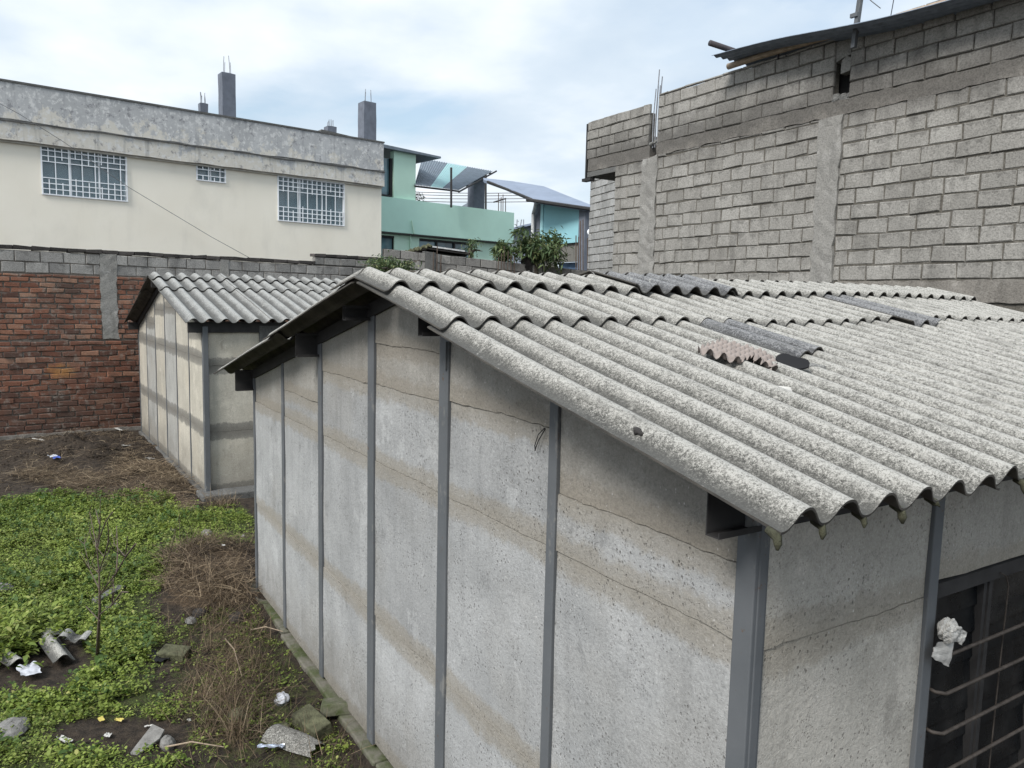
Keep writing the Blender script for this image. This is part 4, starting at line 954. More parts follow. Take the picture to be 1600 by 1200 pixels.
for u, v0, v1, dpt in ((705, 262, 322, 27.4), (759, 273, 331, 29.2)):
    mb = MB(); p, q_ = at(u, v0, dpt*MS), at(u, v1, dpt*MS); mb.tube([(q_[0], q_[1], q_[2]-.05), p], .045, 8); mb.build('canopy_post', 'steel_dark', gh)
p = at(744, 300, 31.5*MS); zb_ = p[2]-3; mb = MB(); mb.box((p[0]-.28, p[1]-.28, zb_), (p[0]+.28, p[1]+.28, at(744, 277, 31.5*MS)[2])); mb.build('terrace_column', 'column_concrete', gh)
p = at(733, 322, 33*MS); mb = MB(); mb.prism([p+(-1.0, -1.0, -.6), p+(1.2, 1.2, -.6), p+(0, 0, .2)], (-1, 1, 0)); mb.build('roof_hut', 'far_grey', gh)
for i, (u, v0) in enumerate(((779, 302), (783, 308), (786, 304), (790, 310))):
    p = at(u, 330, 33+.2*(i % 2)); q_ = at(u, v0, 33+.2*(i % 2)); mb = MB(); mb.tube([(p[0], p[1], p[2]-.3), q_], .018, 6); mb.build('rebar_rod', 'rebar_steel', gh)
mb = MB(); mb.tube([at(771, 316, 33), at(791, 310, 33)], .03, 6); mb.build('cross_bar', 'wood_dark', gh)
# terrace pot plant
pp = at(652, 315, 27.6*MS); pt = thing('potted_plant', tuple(pp-(0, 0, .35)), 'small dark leafy plant on the terrace parapet of the mint house', 'plant')
mb = MB(); mb.tube([pp-(0, 0, .4), pp-(0, 0, .1)], [.14, .19], 12); mb.build('pot', 'dark_concrete', pt)
def leaves(center, rad3, n, size, mat, name, parent, aspect=.35, clumps=0, shape=None, droop=.3, squash=None):
    c = np.array(center); r3 = np.array(rad3)
    if clumps:
        cc = rng.normal(size=(clumps, 3)); cc /= np.linalg.norm(cc, axis=1)[:, None]; cc *= rng.uniform(.25, .95, (clumps, 1)); idx = rng.integers(0, clumps, n)
        P = cc[idx]*r3+rng.normal(size=(n, 3))*r3*.17*rng.uniform(.5, 1.6, (clumps, 1))[idx]+c
    else:
        d = rng.normal(size=(n, 3)); d /= np.linalg.norm(d, axis=1)[:, None]; P = c+d*r3*rng.uniform(.2, 1, (n, 1))**.5
    az = rng.uniform(0, 2*np.pi, n); el = rng.normal(-droop, .5, n); ln = size*rng.uniform(.6, 1.3, n); wd = ln*aspect
    d = np.stack([np.cos(az)*np.cos(el), np.sin(az)*np.cos(el), np.sin(el)], 1); sd_ = np.stack([-np.sin(az), np.cos(az), rng.normal(0, .4, n)], 1); sd_ /= np.linalg.norm(sd_, axis=1)[:, None]
    nn = np.cross(d, sd_)
    V = np.stack([P, P+d*(ln*.45)[:, None]+sd_*(wd*.5)[:, None]+nn*(ln*.05)[:, None], P+d*ln[:, None]-np.array([0, 0, 1.])*(ln*.15)[:, None], P+d*(ln*.45)[:, None]-sd_*(wd*.5)[:, None]+nn*(ln*.05)[:, None]], 1)
    return quads(V, np.repeat(rng.uniform(0, 1, n), 4), mat, name, parent)
def quads(V, tint, mat, name, parent, tris=False):
    n, k_ = V.shape[0], V.shape[1]; me = bpy.data.meshes.new(name); me.vertices.add(n*k_); me.vertices.foreach_set('co', V.reshape(-1).astype(np.float32))
    me.loops.add(n*k_); me.loops.foreach_set('vertex_index', np.arange(n*k_, dtype=np.int32)); me.polygons.add(n)
    me.polygons.foreach_set('loop_start', np.arange(0, n*k_, k_, dtype=np.int32)); me.polygons.foreach_set('loop_total', np.full(n, k_, dtype=np.int32))
    me.materials.append(M[mat]); at_ = me.attributes.new('tint', 'FLOAT', 'POINT'); at_.data.foreach_set('value', np.asarray(tint, np.float32)); me.update(calc_edges=True)
    o = bpy.data.objects.new(name, me); C.objects.link(o)
    if parent is not None: o.parent = parent; o.matrix_parent_inverse = parent.matrix_basis.inverted()
    return o
leaves(pp+(0, 0, .15), (.28, .28, .3), 120, .14, 'tree_leaf', 'foliage', pt)

# ================================================================== turquoise house with a bowed metal roof
tq = thing('turquoise_house', tuple(at(880, 420, 27)), 'turquoise upper room under a long sloping metal roof', 'building')
t0 = at(853, 380, 27.0); t1 = at(915, 380, 25.2); tA = math.atan2(t1[1]-t0[1], t1[0]-t0[0]); FT = Frame(t0, tA)
if FT.n @ (CAM-t0) < 0: FT.n = -FT.n
tt = lambda u, v: FT.hit(u, v)
zl_, zh_ = tt(880, 381)[1], tt(880, 314)[1]
ta, tb = tt(853, 350)[0], tt(909, 350)[0]; za_, zb2 = tt(853, 318)[1], tt(909, 328)[1]
mb = MB(); mb.hexa([FT((ta, .1, zl_)), FT((tb, .1, zl_)), FT((tb, -.15, zl_)), FT((ta, -.15, zl_)), FT((ta, .1, za_)), FT((tb, .1, zb2)), FT((tb, -.15, zb2)), FT((ta, -.15, za_))]); mb.build('wall', 'turquoise_paint', tq)
mbx(FT, tt(849, 350)[0], ta+.003, zl_, za_-.02, -.14, .14, 'wall_edge', 'turquoise_light', tq)
mbx(FT, tt(835, 350)[0], tt(849, 350)[0]-.002, 0, zh_+.08, -.6, .05, 'corner_column', 'column_concrete', tq)
mbx(FT, tt(853, 350)[0], tt(909, 350)[0], zl_-.62, zl_-.01, -.15, .0, 'block_base', 'coping_block', tq)
mbx(FT, tt(868, 350)[0], tt(911, 350)[0], 0, zl_-.63, -.3, -.2, 'dark_opening', 'curtain_blue', tq); mbx(FT, tt(840, 350)[0], tt(868, 350)[0], 0, zl_-.63, -.15, -.02, 'lower_wall', 'coping_block', tq)
mbx(FT, tt(910, 350)[0], tt(920, 350)[0], 0, zb2-.02, -.3, .16, 'corner_post', 'column_concrete', tq)
R0 = [at(756, 279, 30), at(833, 313, 26.5)]; R1 = [at(845, 290, 32.5), at(926, 322, 25.5)]
e = [at(755, 278, 30.5), at(800, 283, 30), at(850, 291, 28.5), at(885, 305, 27), at(926, 321, 25.0)]   # upper rim
l = [at(756, 281, 29.2), at(790, 293, 28), at(834, 312, 26.0), at(880, 320, 25.2), at(926, 326, 24.6)] # lower rim
mb = MB(); vs = [p for p in e]+[p for p in l]; vs += [p-(0, 0, .1) for p in vs]
fs = []
for i in range(4): fs += [(i, i+1, 5+i+1, 5+i), (10+i, 15+i, 15+i+1, 10+i+1), (5+i, 6+i, 16+i, 15+i), (i, 10+i, 11+i, i+1)]
fs += [(0, 5, 15, 10), (4, 14, 19, 9)]; mb.add(vs, fs); mb.build('roof', 'far_roof_metal', tq)
mb = MB(); mb.tube([at(762, 284, 29), at(800, 299, 27.6), at(831, 312, 26)], .05, 6); mb.tube([at(823, 312, 26), at(926, 327, 24.5)], .06, 6); mb.build('roof_beam', 'steel_dark', tq)
mb = MB(); mb.tube([FT((tt(848, 318)[0], .3, tt(848, 318)[1])), FT((tt(846, 327)[0], .3, tt(846, 327)[1])), FT((tt(840, 337)[0], .2, tt(840, 335)[1])), FT((tt(840, 337)[0], .2, 1))], .06, 8); mb.build('drain_pipe', 'pvc', tq)
for u, v0 in ((900, 368), (904, 370), (907, 345), (911, 343), (921, 366), (925, 366), (918, 372)):
    p = at(u, 440, 22.5); q_ = at(u, v0, 22.5); mb = MB(); mb.tube([p, q_], .016, 6); mb.build('rebar_rod', 'rebar_steel', tq)
p = at(923, 363, 21.5); mb = MB(); mb.tube([p+(0, 0, 0), p+(.02, -.03, .02), p+(.05, -.06, .03)], [.10, .09, .03], 16); mb.build('dish', 'white_paint', tq)
# far roofs beyond
fr1 = thing('far_house', tuple(at(818, 365, 45)), 'dark distant roof between the mint and the turquoise houses', 'building')
a = at(797, 372, 44); mb = MB(); mb.prism([a-(0, 0, 8), at(836, 372, 44)-(0, 0, 8), at(836, 356, 44), at(812, 354, 44), at(797, 357, 44)], AF*[1, 1, 0]*6); mb.build('wall', 'far_grey', fr1)
mb = MB(); mb.prism([at(795, 358, 43.5), at(812, 352.5, 43.5), at(838, 347, 43.5), at(838, 350, 43.5), at(812, 356, 43.5), at(795, 361, 43.5)], AF*[1, 1, 0]*7); mb.build('roof', 'far_roof_metal', fr1)
for u in (801, 807, 812, 818): mb = MB(); mb.tube([at(u, 360, 45), at(u+random.uniform(-2, 4), 343, 45)], .03, 5); mb.build('rebar_rod', 'rebar_grey', fr1)
# overhead wires behind the terrace
for i, v in enumerate((300, 304, 309, 314)):
    mb = MB(); mb.tube([at(645, v, 60), at(700, v+1.6, 60), at(760, v+2, 60), at(850, v+1, 60)], .03, 5); tag(mb.build('overhead_wire', 'cable_grey'), 'thin overhead wire crossing the sky behind the open mint terrace', 'wire', 'overhead wires behind the terrace')

# ================================================================== trees and shrubs behind the roof
def small_tree(name, c, rad3, n, size, label, base_z, group=None, clumps=16, asp=.3):
    t = thing(name, (c[0], c[1], base_z), label, 'tree' if 'tree' in name else 'shrub', group)
    c = np.array(c); mb = MB()
    mb.tube([(c[0]+.1, c[1], base_z), (c[0], c[1], c[2]-rad3[2]*.6), c-(0, 0, rad3[2]*.1)], [.09, .07, .03], 8)
    for i in range(7):
        d = rng.normal(size=3)*np.array(rad3)*.55; d[2] = abs(d[2])*.7; s_ = c-(0, 0, rad3[2]*random.uniform(.3, .8)); mb.tube([s_, s_+d*.5+(0, 0, .05), s_+d*1.1], [.035, .022, .008], 6)
    mb.build('trunk', 'bark', t); leaves(c, rad3, n, size, 'tree_leaf', 'foliage', t, aspect=asp, clumps=clumps, droop=.45); return t
c = at(838, 386, 19.8); small_tree('broadleaf_tree', c, (.78, .78, .56), 1900, .17, 'leafy green tree rising behind the low block wall', 0.0, clumps=22)
c = at(786, 393, 20.0); small_tree('broadleaf_tree', c, (.33, .33, .42), 800, .15, 'smaller leafy tree left of the larger one behind the low block wall', 0.0, clumps=9)
c = at(612, 416, 17.4); small_tree('flowering_shrub', c, (.72, .5, .26), 2600, .07, 'low grey-green shrub growing against the low wall right of the brick wall', 0.0, clumps=20, asp=.45)
c = at(735, 386, 24.5); small_tree('flowering_shrub', c, (.35, .3, .35), 260, .12, 'faint shrub in front of the mint house windows', 0.0, clumps=8)
# ================================================================== yard: ground sheet, weeds, straw and litter
def in_poly(P, poly):
    x, y = P[:, 0], P[:, 1]; r = np.zeros(len(P), bool); n = len(poly)
    for i in range(n):
        x0, y0 = poly[i]; x1, y1 = poly[(i+1) % n]
        c_ = ((y0 > y) != (y1 > y)) & (x < (x1-x0)*(y-y0)/(y1-y0+1e-12)+x0); r ^= c_
    return r
def gpoly(pts, z=.06): return [tuple(onZ(u, v, z)[:2]) for u, v in pts]
G_DENSE = gpoly([(-250, 782), (0, 783), (90, 774), (270, 776), (282, 810), (285, 850), (262, 885), (222, 905), (205, 940), (222, 1000), (238, 1040), (232, 1085), (160, 1100), (60, 1110), (-250, 1090)])
G_MID = gpoly([(-300, 775), (400, 790), (398, 850), (310, 850), (250, 920), (255, 1060), (300, 1100), (210, 1150), (330, 1210), (-300, 1250)])
G_MOSS = gpoly([(250, 960), (400, 950), (470, 1010), (520, 1080), (575, 1210), (300, 1230), (230, 1120)])
S_BACK = gpoly([(-150, 705), (215, 665), (330, 775), (390, 790), (330, 800), (280, 775), (-150, 782)])
S_HEAP = gpoly([(255, 880), (330, 850), (395, 862), (400, 925), (395, 950), (330, 955), (250, 945)])
S_MID = gpoly([(300, 960), (420, 960), (430, 1090), (400, 1200), (330, 1200), (280, 1080)])
S_EDGE = gpoly([(215, 715), (250, 722), (335, 788), (300, 800), (150, 785), (70, 765), (20, 750), (60, 735), (150, 745)])
CLEAR1 = gpoly([(-20, 1000), (60, 985), (125, 985), (150, 1030), (95, 1085), (-20, 1075)]); CLEAR2 = gpoly([(90, 1125), (215, 1118), (300, 1130), (290, 1165), (180, 1170), (80, 1160)])
def smooth_in(P, poly, r=.14):
    a = np.zeros(len(P))
    for k_ in range(9):
        a += in_poly(P+np.array([[math.cos(k_*.7)*r*(k_ > 0), math.sin(k_*.7)*r*(k_ > 0)]]), poly)
    return a/9
def vnoise(P, f, seed):
    x, y = P[:, 0]*f+seed*3.7, P[:, 1]*f-seed*1.9
    return (np.sin(x*1.7+np.sin(y*1.3)*1.5)+np.sin(y*2.1+np.sin(x*.9)*1.8)+.6*np.sin(x*4.3+y*3.1+seed)+.5*np.sin(x*7.7-y*6.1))/3.1
def gz(P):
    P = np.atleast_2d(P)[:, :2]; z = .035+.030*vnoise(P, .9, 1)+.016*vnoise(P, 3.3, 2)+.008*vnoise(P, 9, 5)
    mc = onZ(120, 712, .1); z += .34*np.exp(-((P[:, 0]-mc[0])/1.1)**2-((P[:, 1]-mc[1])/.75)**2)*(1+.5*vnoise(P, 4, 9))
    z += .07*smooth_in(P, S_HEAP, .25)+.05*smooth_in(P, S_BACK, .4)
    dyw = np.clip(-P[:, 1]-.05, 0, 1); near = (P[:, 0] > -6) & (P[:, 0] < 1)
    return z+np.where(near, .03*np.exp(-dyw*6), 0)
def g1(x, y): return float(gz(np.array([[x, y]]))[0])
def grid(x0, x1, y0, y1, st):
    xs = np.arange(x0, x1+st/2, st); ys = np.arange(y0, y1+st/2, st); X, Y = np.meshgrid(xs, ys, indexing='ij'); P = np.stack([X.ravel(), Y.ravel()], 1); return xs, ys, P
# one ground sheet: fine near the yard, coarse out to the horizon
xs = np.concatenate([[-900, -300, -120, -60, -30, -22], np.arange(-18, 2.4, .06), [3, 5, 9, 20, 60, 200, 900]])
ys = np.concatenate([[-900, -300, -100, -40, -15, -7], np.arange(-4.2, 1.2, .06), [1.5, 2, 3, 5, 8, 12, 20, 40, 100, 300, 900]])
X, Y = np.meshgrid(xs, ys, indexing='ij'); P = np.stack([X.ravel(), Y.ravel()], 1); Z = gz(P); Z[(np.abs(P[:, 0]) > 20) | (np.abs(P[:, 1]) > 8)] = 0
me = bpy.data.meshes.new('ground'); nx, ny = len(xs), len(ys); I = np.arange(nx*ny).reshape(nx, ny)
F_ = np.stack([I[:-1, :-1].ravel(), I[1:, :-1].ravel(), I[1:, 1:].ravel(), I[:-1, 1:].ravel()], 1)
me.from_pydata(np.column_stack([P, Z]).tolist(), [], F_.tolist()); me.materials.append(M['soil'])
gr_ = np.maximum.reduce([.8*smooth_in(P, G_DENSE), .6*smooth_in(P, G_MID), .45*smooth_in(P, G_MOSS)])*(1-.85*smooth_in(P, CLEAR1))*(1-.7*smooth_in(P, CLEAR2))
st_ = np.maximum.reduce([(.5*smooth_in(P, S_EDGE, .2)), .10*smooth_in(P, S_BACK, .2), .75*smooth_in(P, S_HEAP), .5*smooth_in(P, S_MID)])
for nm, arr in (('green', gr_), ('straw', st_)): a = me.attributes.new(nm, 'FLOAT', 'POINT'); a.data.foreach_set('value', arr.astype(np.float32))
me.polygons.foreach_set('use_smooth', [True]*len(me.polygons)); g = bpy.data.objects.new('ground', me); C.objects.link(g); tag(g, kind='structure')

def scatter(n, poly_w, box):
    """n points distributed by density weights list[(poly, w)]"""
    x0, x1, y0, y1 = box; out = np.zeros((0, 2))
    while len(out) < n:
        Q = np.stack([rng.uniform(x0, x1, 60000), rng.uniform(y0, y1, 60000)], 1); w_ = np.zeros(len(Q))
        for poly, a in poly_w: w_ = np.maximum(w_, a*in_poly(Q, poly))
        w_ *= .12+.88*np.clip(vnoise(Q, 2.4, 7)*2.6+.75, 0, 1)*np.clip(vnoise(Q, 6.5, 3)*2.2+.9, .15, 1); w_ *= ~(in_poly(Q, CLEAR1) | in_poly(Q, CLEAR2))
        w_ *= ~((Q[:, 1] > -.10) & (Q[:, 0] > -6.05) & (Q[:, 0] < .3)); L2 = (Q-np.array(H2[:2])); w_ *= ~((L2@d2[:2] > -.25) & (L2@n2v[:2] < .08)); w_ *= Q[:, 0] > BO[0]+.1
        out = np.vstack([out, Q[rng.uniform(0, 1, len(Q)) < w_]])
    return out[:n]
YB = (-16.5, -1.5, -3.4, .6)
def rosette_leaves(P, size, nleaf, hgt, mat, name, label, cat, asp=.62, tint_bias=None, up=.35):
    n = len(P); base = gz(P); sc = size*rng.uniform(.5, 1.35, n); h = hgt*rng.uniform(.2, 1.0, n)
    V = []; T = []
    for k_ in range(nleaf):
        az = rng.uniform(0, 2*np.pi, n); el = rng.normal(up, .35, n); ln = sc*rng.uniform(.6, 1.2, n); wd = ln*asp*rng.uniform(.8, 1.2, n)
        d = np.stack([np.cos(az)*np.cos(el), np.sin(az)*np.cos(el), np.sin(el)], 1); s_ = np.stack([-np.sin(az), np.cos(az), rng.normal(0, .25, n)], 1)
        O = np.column_stack([P+rng.normal(0, .012, (n, 2)), base+h*rng.uniform(.3, 1, n)]); O = O+d*(sc*.25)[:, None]
        tip = O+d*ln[:, None]-np.array([0, 0, 1.])*(ln*.18)[:, None]; m1_ = O+d*(ln*.3)[:, None]; m2_ = O+d*(ln*.68)[:, None]-np.array([0, 0, 1.])*(ln*.04)[:, None]; nn = np.array([0, 0, 1.])*(ln*.07)[:, None]
        V.append(np.stack([O, m1_+s_*(wd*.48)[:, None]+nn, m2_+s_*(wd*.42)[:, None]+nn, tip, m2_-s_*(wd*.42)[:, None]+nn, m1_-s_*(wd*.48)[:, None]+nn], 1))
        t = rng.uniform(0, 1, n)*.55+.45*np.clip(h/hgt, 0, 1)
        if tint_bias is not None: t = t*.55+tint_bias*.40; t = np.where(rng.uniform(0, 1, n) < .03, 1, t)
        T.append(np.repeat(np.clip(t, 0, 1), 6))
    o = quads(np.concatenate(V), np.concatenate(T), mat, name, None); return tag(o, label, cat, kind='stuff')
P = scatter(26000, [(G_DENSE, 1.0), (G_MID, .12)], YB); b_ = np.clip(.5+.5*vnoise(P, .8, 4), 0, 1)
rosette_leaves(P, .029, 7, .11, 'weed_leaf', 'leafy_weeds', 'dense bright green leafy weeds carpeting the left of the yard', 'weeds', tint_bias=b_)
P = scatter(22000, [(G_MID, .6), (G_MOSS, .16), (G_DENSE, .3)], YB)
rosette_leaves(P, .023, 5, .05, 'weed_leaf', 'small_weeds', 'small low green weeds thinning out over the soil', 'weeds', asp=.55, up=.2)
P = scatter(1000, [(G_DENSE, 1.0), (G_MID, .3)], YB)
rosette_leaves(P, .058, 7, .18, 'weed_leaf_blue', 'broad_weeds', 'taller broad leaved darker weeds dotted through the bright green carpet', 'weeds', asp=.42, up=.5)
pc = onZ(12, 1010, .06)[:2]; P = np.array([pc])+rng.normal(0, 1, (420, 2))*np.array([.22, .17])
rosette_leaves(P, .07, 6, .30, 'weed_leaf', 'leafy_weeds', 'taller bluish green weed clump at the left edge of the yard', 'weeds', asp=.35)
def blades(P, ln, wd, mat, name, label, cat, el_m=1.0, el_s=.35, bend=.5, lift=.0, az0=None, az_s=10, tint=(0, 1)):
    n = len(P); z = gz(P)+lift*rng.uniform(0, 1, n); az = rng.uniform(0, 2*np.pi, n) if az0 is None else az0+rng.normal(0, az_s, n)
    el = np.clip(rng.normal(el_m, el_s, n), -.1, 1.5); L_ = ln*rng.uniform(.35, 1.4, n); w_ = wd*rng.uniform(.6, 1.3, n)
    O = np.column_stack([P, z]); seg = 3; pts = [O]; e = el.copy(); a_ = az.copy()
    for s_ in range(seg):
        d = np.stack([np.cos(a_)*np.cos(e), np.sin(a_)*np.cos(e), np.sin(e)], 1); pts.append(pts[-1]+d*(L_/seg)[:, None]); e = e-bend*rng.uniform(.2, 1.0, n); a_ = a_+rng.normal(0, .15, n)
    sd_ = np.stack([-np.sin(az), np.cos(az), rng.normal(0, .5, n)], 1); sd_ /= np.linalg.norm(sd_, axis=1)[:, None]; V = []; T = []
    t = rng.uniform(*tint, n)
    for s_ in range(seg):
        w0, w1 = w_*(1-s_/seg*.7), w_*(1-(s_+1)/seg*.85)
        q_ = np.stack([pts[s_]-sd_*w0[:, None], pts[s_]+sd_*w0[:, None], pts[s_+1]+sd_*w1[:, None], pts[s_+1]-sd_*w1[:, None]], 1); V.append(q_); T.append(np.repeat(t, 4))
    V = np.concatenate(V); V[:, :, 2] = np.maximum(V[:, :, 2], .02)
    o = quads(V, np.concatenate(T), mat, name, None); return tag(o, label, cat, kind='stuff')
P = scatter(36000, [(G_MOSS, .7), (G_MID, .8), (G_DENSE, .35)], YB)
blades(P, .07, .0016, 'grass_blade', 'short_grass', 'short thin grass and moss over the dark soil near the long wall', 'grass', el_m=.9, bend=.6)
P = scatter(9000, [(S_EDGE, 1.0), (S_BACK, .10), (S_HEAP, .1)], YB)
blades(P, .24, .0028, 'straw', 'cut_straw', 'flattened brown cut straw in front of the brick wall and cream panel house', 'straw', el_m=.18, el_s=.16, bend=.25, lift=.10, tint=(.1, 1))
P = scatter(3800, [(S_HEAP, 1.0)], YB)
blades(P, .26, .0032, 'straw', 'dry_stalks', 'heap of dry brown stalks against the left end of the long panel wall', 'straw', el_m=.3, el_s=.3, bend=.3, lift=.12, tint=(0, .85))
P = scatter(2300, [(S_MID, 1.0), (G_MOSS, .25)], YB)
blades(P, .24, .0022, 'straw', 'dry_stalks', 'loose dry stalks scattered over mossy soil in the bottom of the yard', 'straw', el_m=.45, el_s=.45, bend=.25, lift=.05, tint=(.05, .8))
# pale bent tufts
for (u, v, n, s_) in ((345, 1095, 60, .30), (372, 1150, 130, .26), (345, 790, 150, .24), (345, 975, 40, .26), (125, 716, 90, .22)):
    c = onZ(u, v, .05)[:2]; P = c+rng.normal(0, 1, (n, 2))*np.array([.08, .07])*(1.4 if v < 800 else 1)
    lab = {345: '', 372: ''}; name = 'straw_tuft'
    labs = {(345, 1095): 'pale tuft of bent straw standing beside the small mossy concrete lumps', (372, 1150): 'spreading brown tuft of dead stems near the bottom of the yard', (345, 790): 'tan straw fringe hanging over the footing of the cream panel house', (345, 975): 'pale sparse stems by the grey stone in mid yard', (125, 716): 'dark grass tuft standing in burnt ground by the brick wall'}
    o = blades(P, s_, .0032, 'straw', name, labs[(u, v)], 'grass tuft', el_m=.95, el_s=.4, bend=.35, tint=(.35, 1) if v != 716 else (0, .5)); 
# clods of black soil
n = 4200; P = scatter(n, [(G_MOSS, .7), (S_BACK, .9), (S_MID, .4)], YB); mb = MB()
for (x, y) in P:
    r = random.uniform(.008, .030)*(1.7 if random.random() < .06 else 1); z = g1(x, y); q_ = [(x+r*math.cos(a)*random.uniform(.7, 1.3), y+r*math.sin(a)*random.uniform(.7, 1.3), z) for a in (0, 1.26, 2.5, 3.77, 5.03)]
    mb.add(q_+[(x+random.uniform(-.3, .3)*r, y, z+r*random.uniform(.5, 1.1))], [(i, (i+1) % 5, 5) for i in range(5)])
o = mb.build('soil_clods', 'soil'); tag(o, 'loose black soil clods and crumbs over the bare earth', 'soil', kind='stuff')

# ---- bare sapling
bp = onZ(152, 1028, .05); top = onY(158, 780, bp[1]); hS = top[2]
sp = thing('bare_sapling', (bp[0], bp[1], .03), 'thin leafless sapling standing in the weeds', 'sapling')
def yp(u, v, dy=0): return onY(u, v, bp[1]+dy)
mb = MB(); trunk = [yp(152, 1030), yp(154, 985), yp(156, 950), yp(155, 900), yp(152, 860), yp(156, 820), yp(157, 778)]
mb.tube(trunk, [.015, .011, .009, .006, .0045, .003, .0015], 8); mb.build('trunk', 'twig_bark', sp, smooth=True)
mb = MB()
for pts in ([(156, 970), (132, 945), (118, 900), (114, 880)], [(156, 960), (175, 945), (190, 925), (200, 925)], [(155, 920), (140, 890), (132, 850), (133, 835)], [(154, 895), (163, 870), (170, 845), (168, 815)],
            [(155, 930), (182, 895), (196, 870), (199, 838)], [(152, 860), (146, 830), (140, 800), (143, 790)], [(182, 895), (184, 860), (182, 822)], [(118, 900), (112, 905), (108, 890)], [(175, 945), (178, 925), (176, 900)], [(154, 845), (165, 815), (176, 800)], [(132, 945), (150, 925)], [(196, 870), (212, 850)], [(140, 890), (124, 868)], [(156, 820), (149, 795)], [(140, 950), (128, 945), (112, 950)]):
    dy = random.uniform(-.12, .12); P = [yp(u, v, dy*i/max(1, len(pts)-1)) for i, (u, v) in enumerate(pts)]; mb.tube(P, [.0045*(1-i/len(P)*.7) for i in range(len(P))], 6)
for _ in range(26):
    k_ = random.choice([(156, 930), (154, 895), (182, 895), (118, 900), (140, 890), (152, 860), (163, 870), (132, 850), (196, 870), (175, 945)]); a_ = random.uniform(-1.1, 1.1); ln = random.uniform(25, 60)
    u1, v1 = k_[0]+math.sin(a_)*ln*.5, k_[1]-math.cos(a_)*ln*.5; dy = random.uniform(-.15, .15)
    mb.tube([yp(*k_), yp(u1, v1, dy*.5), yp(u1+math.sin(a_*.4)*ln*.5, v1-ln*.5, dy)], [.0028, .002, .001], 5)
mb.build('branches', 'twig_bark', sp)
# second thin bare weed stem
for (u0, v0, u1, v1, lab) in ((255, 905, 282, 800, 'single thin dead stem leaning right behind the sapling'), (282, 870, 279, 790, 'upright thin dead stem near the yellow wrapper')):
    a = onZ(u0, v0, .05); b = onY(u1, v1, a[1]); mb = MB(); mb.tube([a, a*.5+b*.5+(.02, 0, 0), b], [.004, .003, .0015], 6)
    for k_ in range(3): q_ = a+(b-a)*(.4+.18*k_); mb.tube([q_, q_+(.06*(-1)**k_, .02, .07)], [.002, .001], 5)
    tag(mb.build('dead_stem', 'twig_bark'), lab, 'stem')

# ---- debris
def crease(d, rs_):
    return sum(a*abs(math.sin(f*float(np.dot(d, v))+p)) for a, f, v, p in rs_)
def crease_set(seed, n=7):
    r_ = np.random.default_rng(seed+50); out = []
    for i in range(n):
        v = r_.normal(size=3); v /= np.linalg.norm(v); out.append((.42/(1+i*.45), 2.2+i*1.7, v, r_.uniform(0, 3)))
    return out
def crumple(c, r, name, mat, label, cat, seed=0, squash=.6, n=7, rough_=.45, mat2=None):
    """crumpled scrap: a facetted skin with sharp folds"""
    cs = crease_set(seed); n = 16; mb = MB(); V = []; m_ = n*2
    for i in range(n+1):
        ph = math.pi*i/n
        for j in range(m_):
            th = 2*math.pi*j/m_; k_ = .45+.62*crease(np.array([math.sin(ph)*math.cos(th), math.sin(ph)*math.sin(th), math.cos(ph)]), cs)
            V.append((c[0]+r[0]*math.sin(ph)*math.cos(th)*k_, c[1]+r[1]*math.sin(ph)*math.sin(th)*k_, c[2]+r[2]*math.cos(ph)*k_*squash+r[2]*.3))
    F = [(i*m_+j, (i+1)*m_+j, (i+1)*m_+(j+1) % m_, i*m_+(j+1) % m_) for i in range(n) for j in range(m_)]
    mb.add(V, F[:len(F)//2], 0); o0 = len(mb.f); mb.f += [tuple(f) for f in F[len(F)//2:]]; mb.mi += [1 if mat2 else 0]*(len(F)-len(F)//2)
    o = mb.build(name, [mat, mat2] if mat2 else mat, smooth=True); m2 = o.modifiers.new('soft', 'SUBSURF'); m2.levels = m2.render_levels = 1
    return tag(o, label, cat)
def gp(u, v, z=.06): p = onZ(u, v, z); p[2] = g1(p[0], p[1]); return p
def stone(u, v, r, label, mat='stone_grey', seed=0, name='stone', flat=.6):
    p = gp(u, v); rs = np.random.default_rng(seed+100); mb = MB(); n = 9; V = []; F = []
    pts = rs.normal(size=(14, 3)); pts /= np.linalg.norm(pts, axis=1)[:, None]; n1_, n2_ = 6, 9
    for i in range(n1_+1):
        for j in range(n2_):
            ph, th = math.pi*i/n1_, 2*math.pi*j/n2_; d = np.array([math.sin(ph)*math.cos(th), math.sin(ph)*math.sin(th), math.cos(ph)]); k_ = .78+.3*max(0, float((pts@d).max())-.6)+rs.uniform(-.07, .07)
            V.append(tuple(p+d*r*k_*np.array([1, .8, flat])+np.array([0, 0, r*flat*.35])))
    F = [(i*n2_+j, (i+1)*n2_+j, (i+1)*n2_+(j+1) % n2_, i*n2_+(j+1) % n2_) for i in range(n1_) for j in range(n2_)]
    mb.add(V, F); return tag(mb.build(name, mat), label, 'stone')
stone(299, 968, .075, 'rounded grey stone in the straw right of the sapling', seed=1)
stone(323, 832, .10, 'pale grey stone in the grass behind the yellow wrapper', seed=2, mat='render_band')
stone(271, 828, .09, 'flat grey stone half hidden left of the pale stone', seed=3, flat=.35)
stone(18, 1138, .16, 'large flat grey stone at the left edge near the bottom', seed=4, flat=.35)
stone(380, 836, .04, 'small pale pebble by the corner of the long wall', seed=5, mat='render_band')
stone(372, 1123, .10, 'mossy lump between straw and the crumpled white bag', seed=6, mat='moss_stone')
stone(443, 1138, .07, 'small mossy lump by the broken curved sheet', seed=8, mat='moss_stone')
stone(5, 925, .16, 'brown-grey stone at the left edge below the weeds', seed=9, flat=.5)
stone(175, 945, .09, 'flat dark stone just right of the sapling trunk', seed=10, flat=.3)
stone(262, 1165, .07, 'rough grey lump leaning against the triangular shard', seed=11, flat=.9)
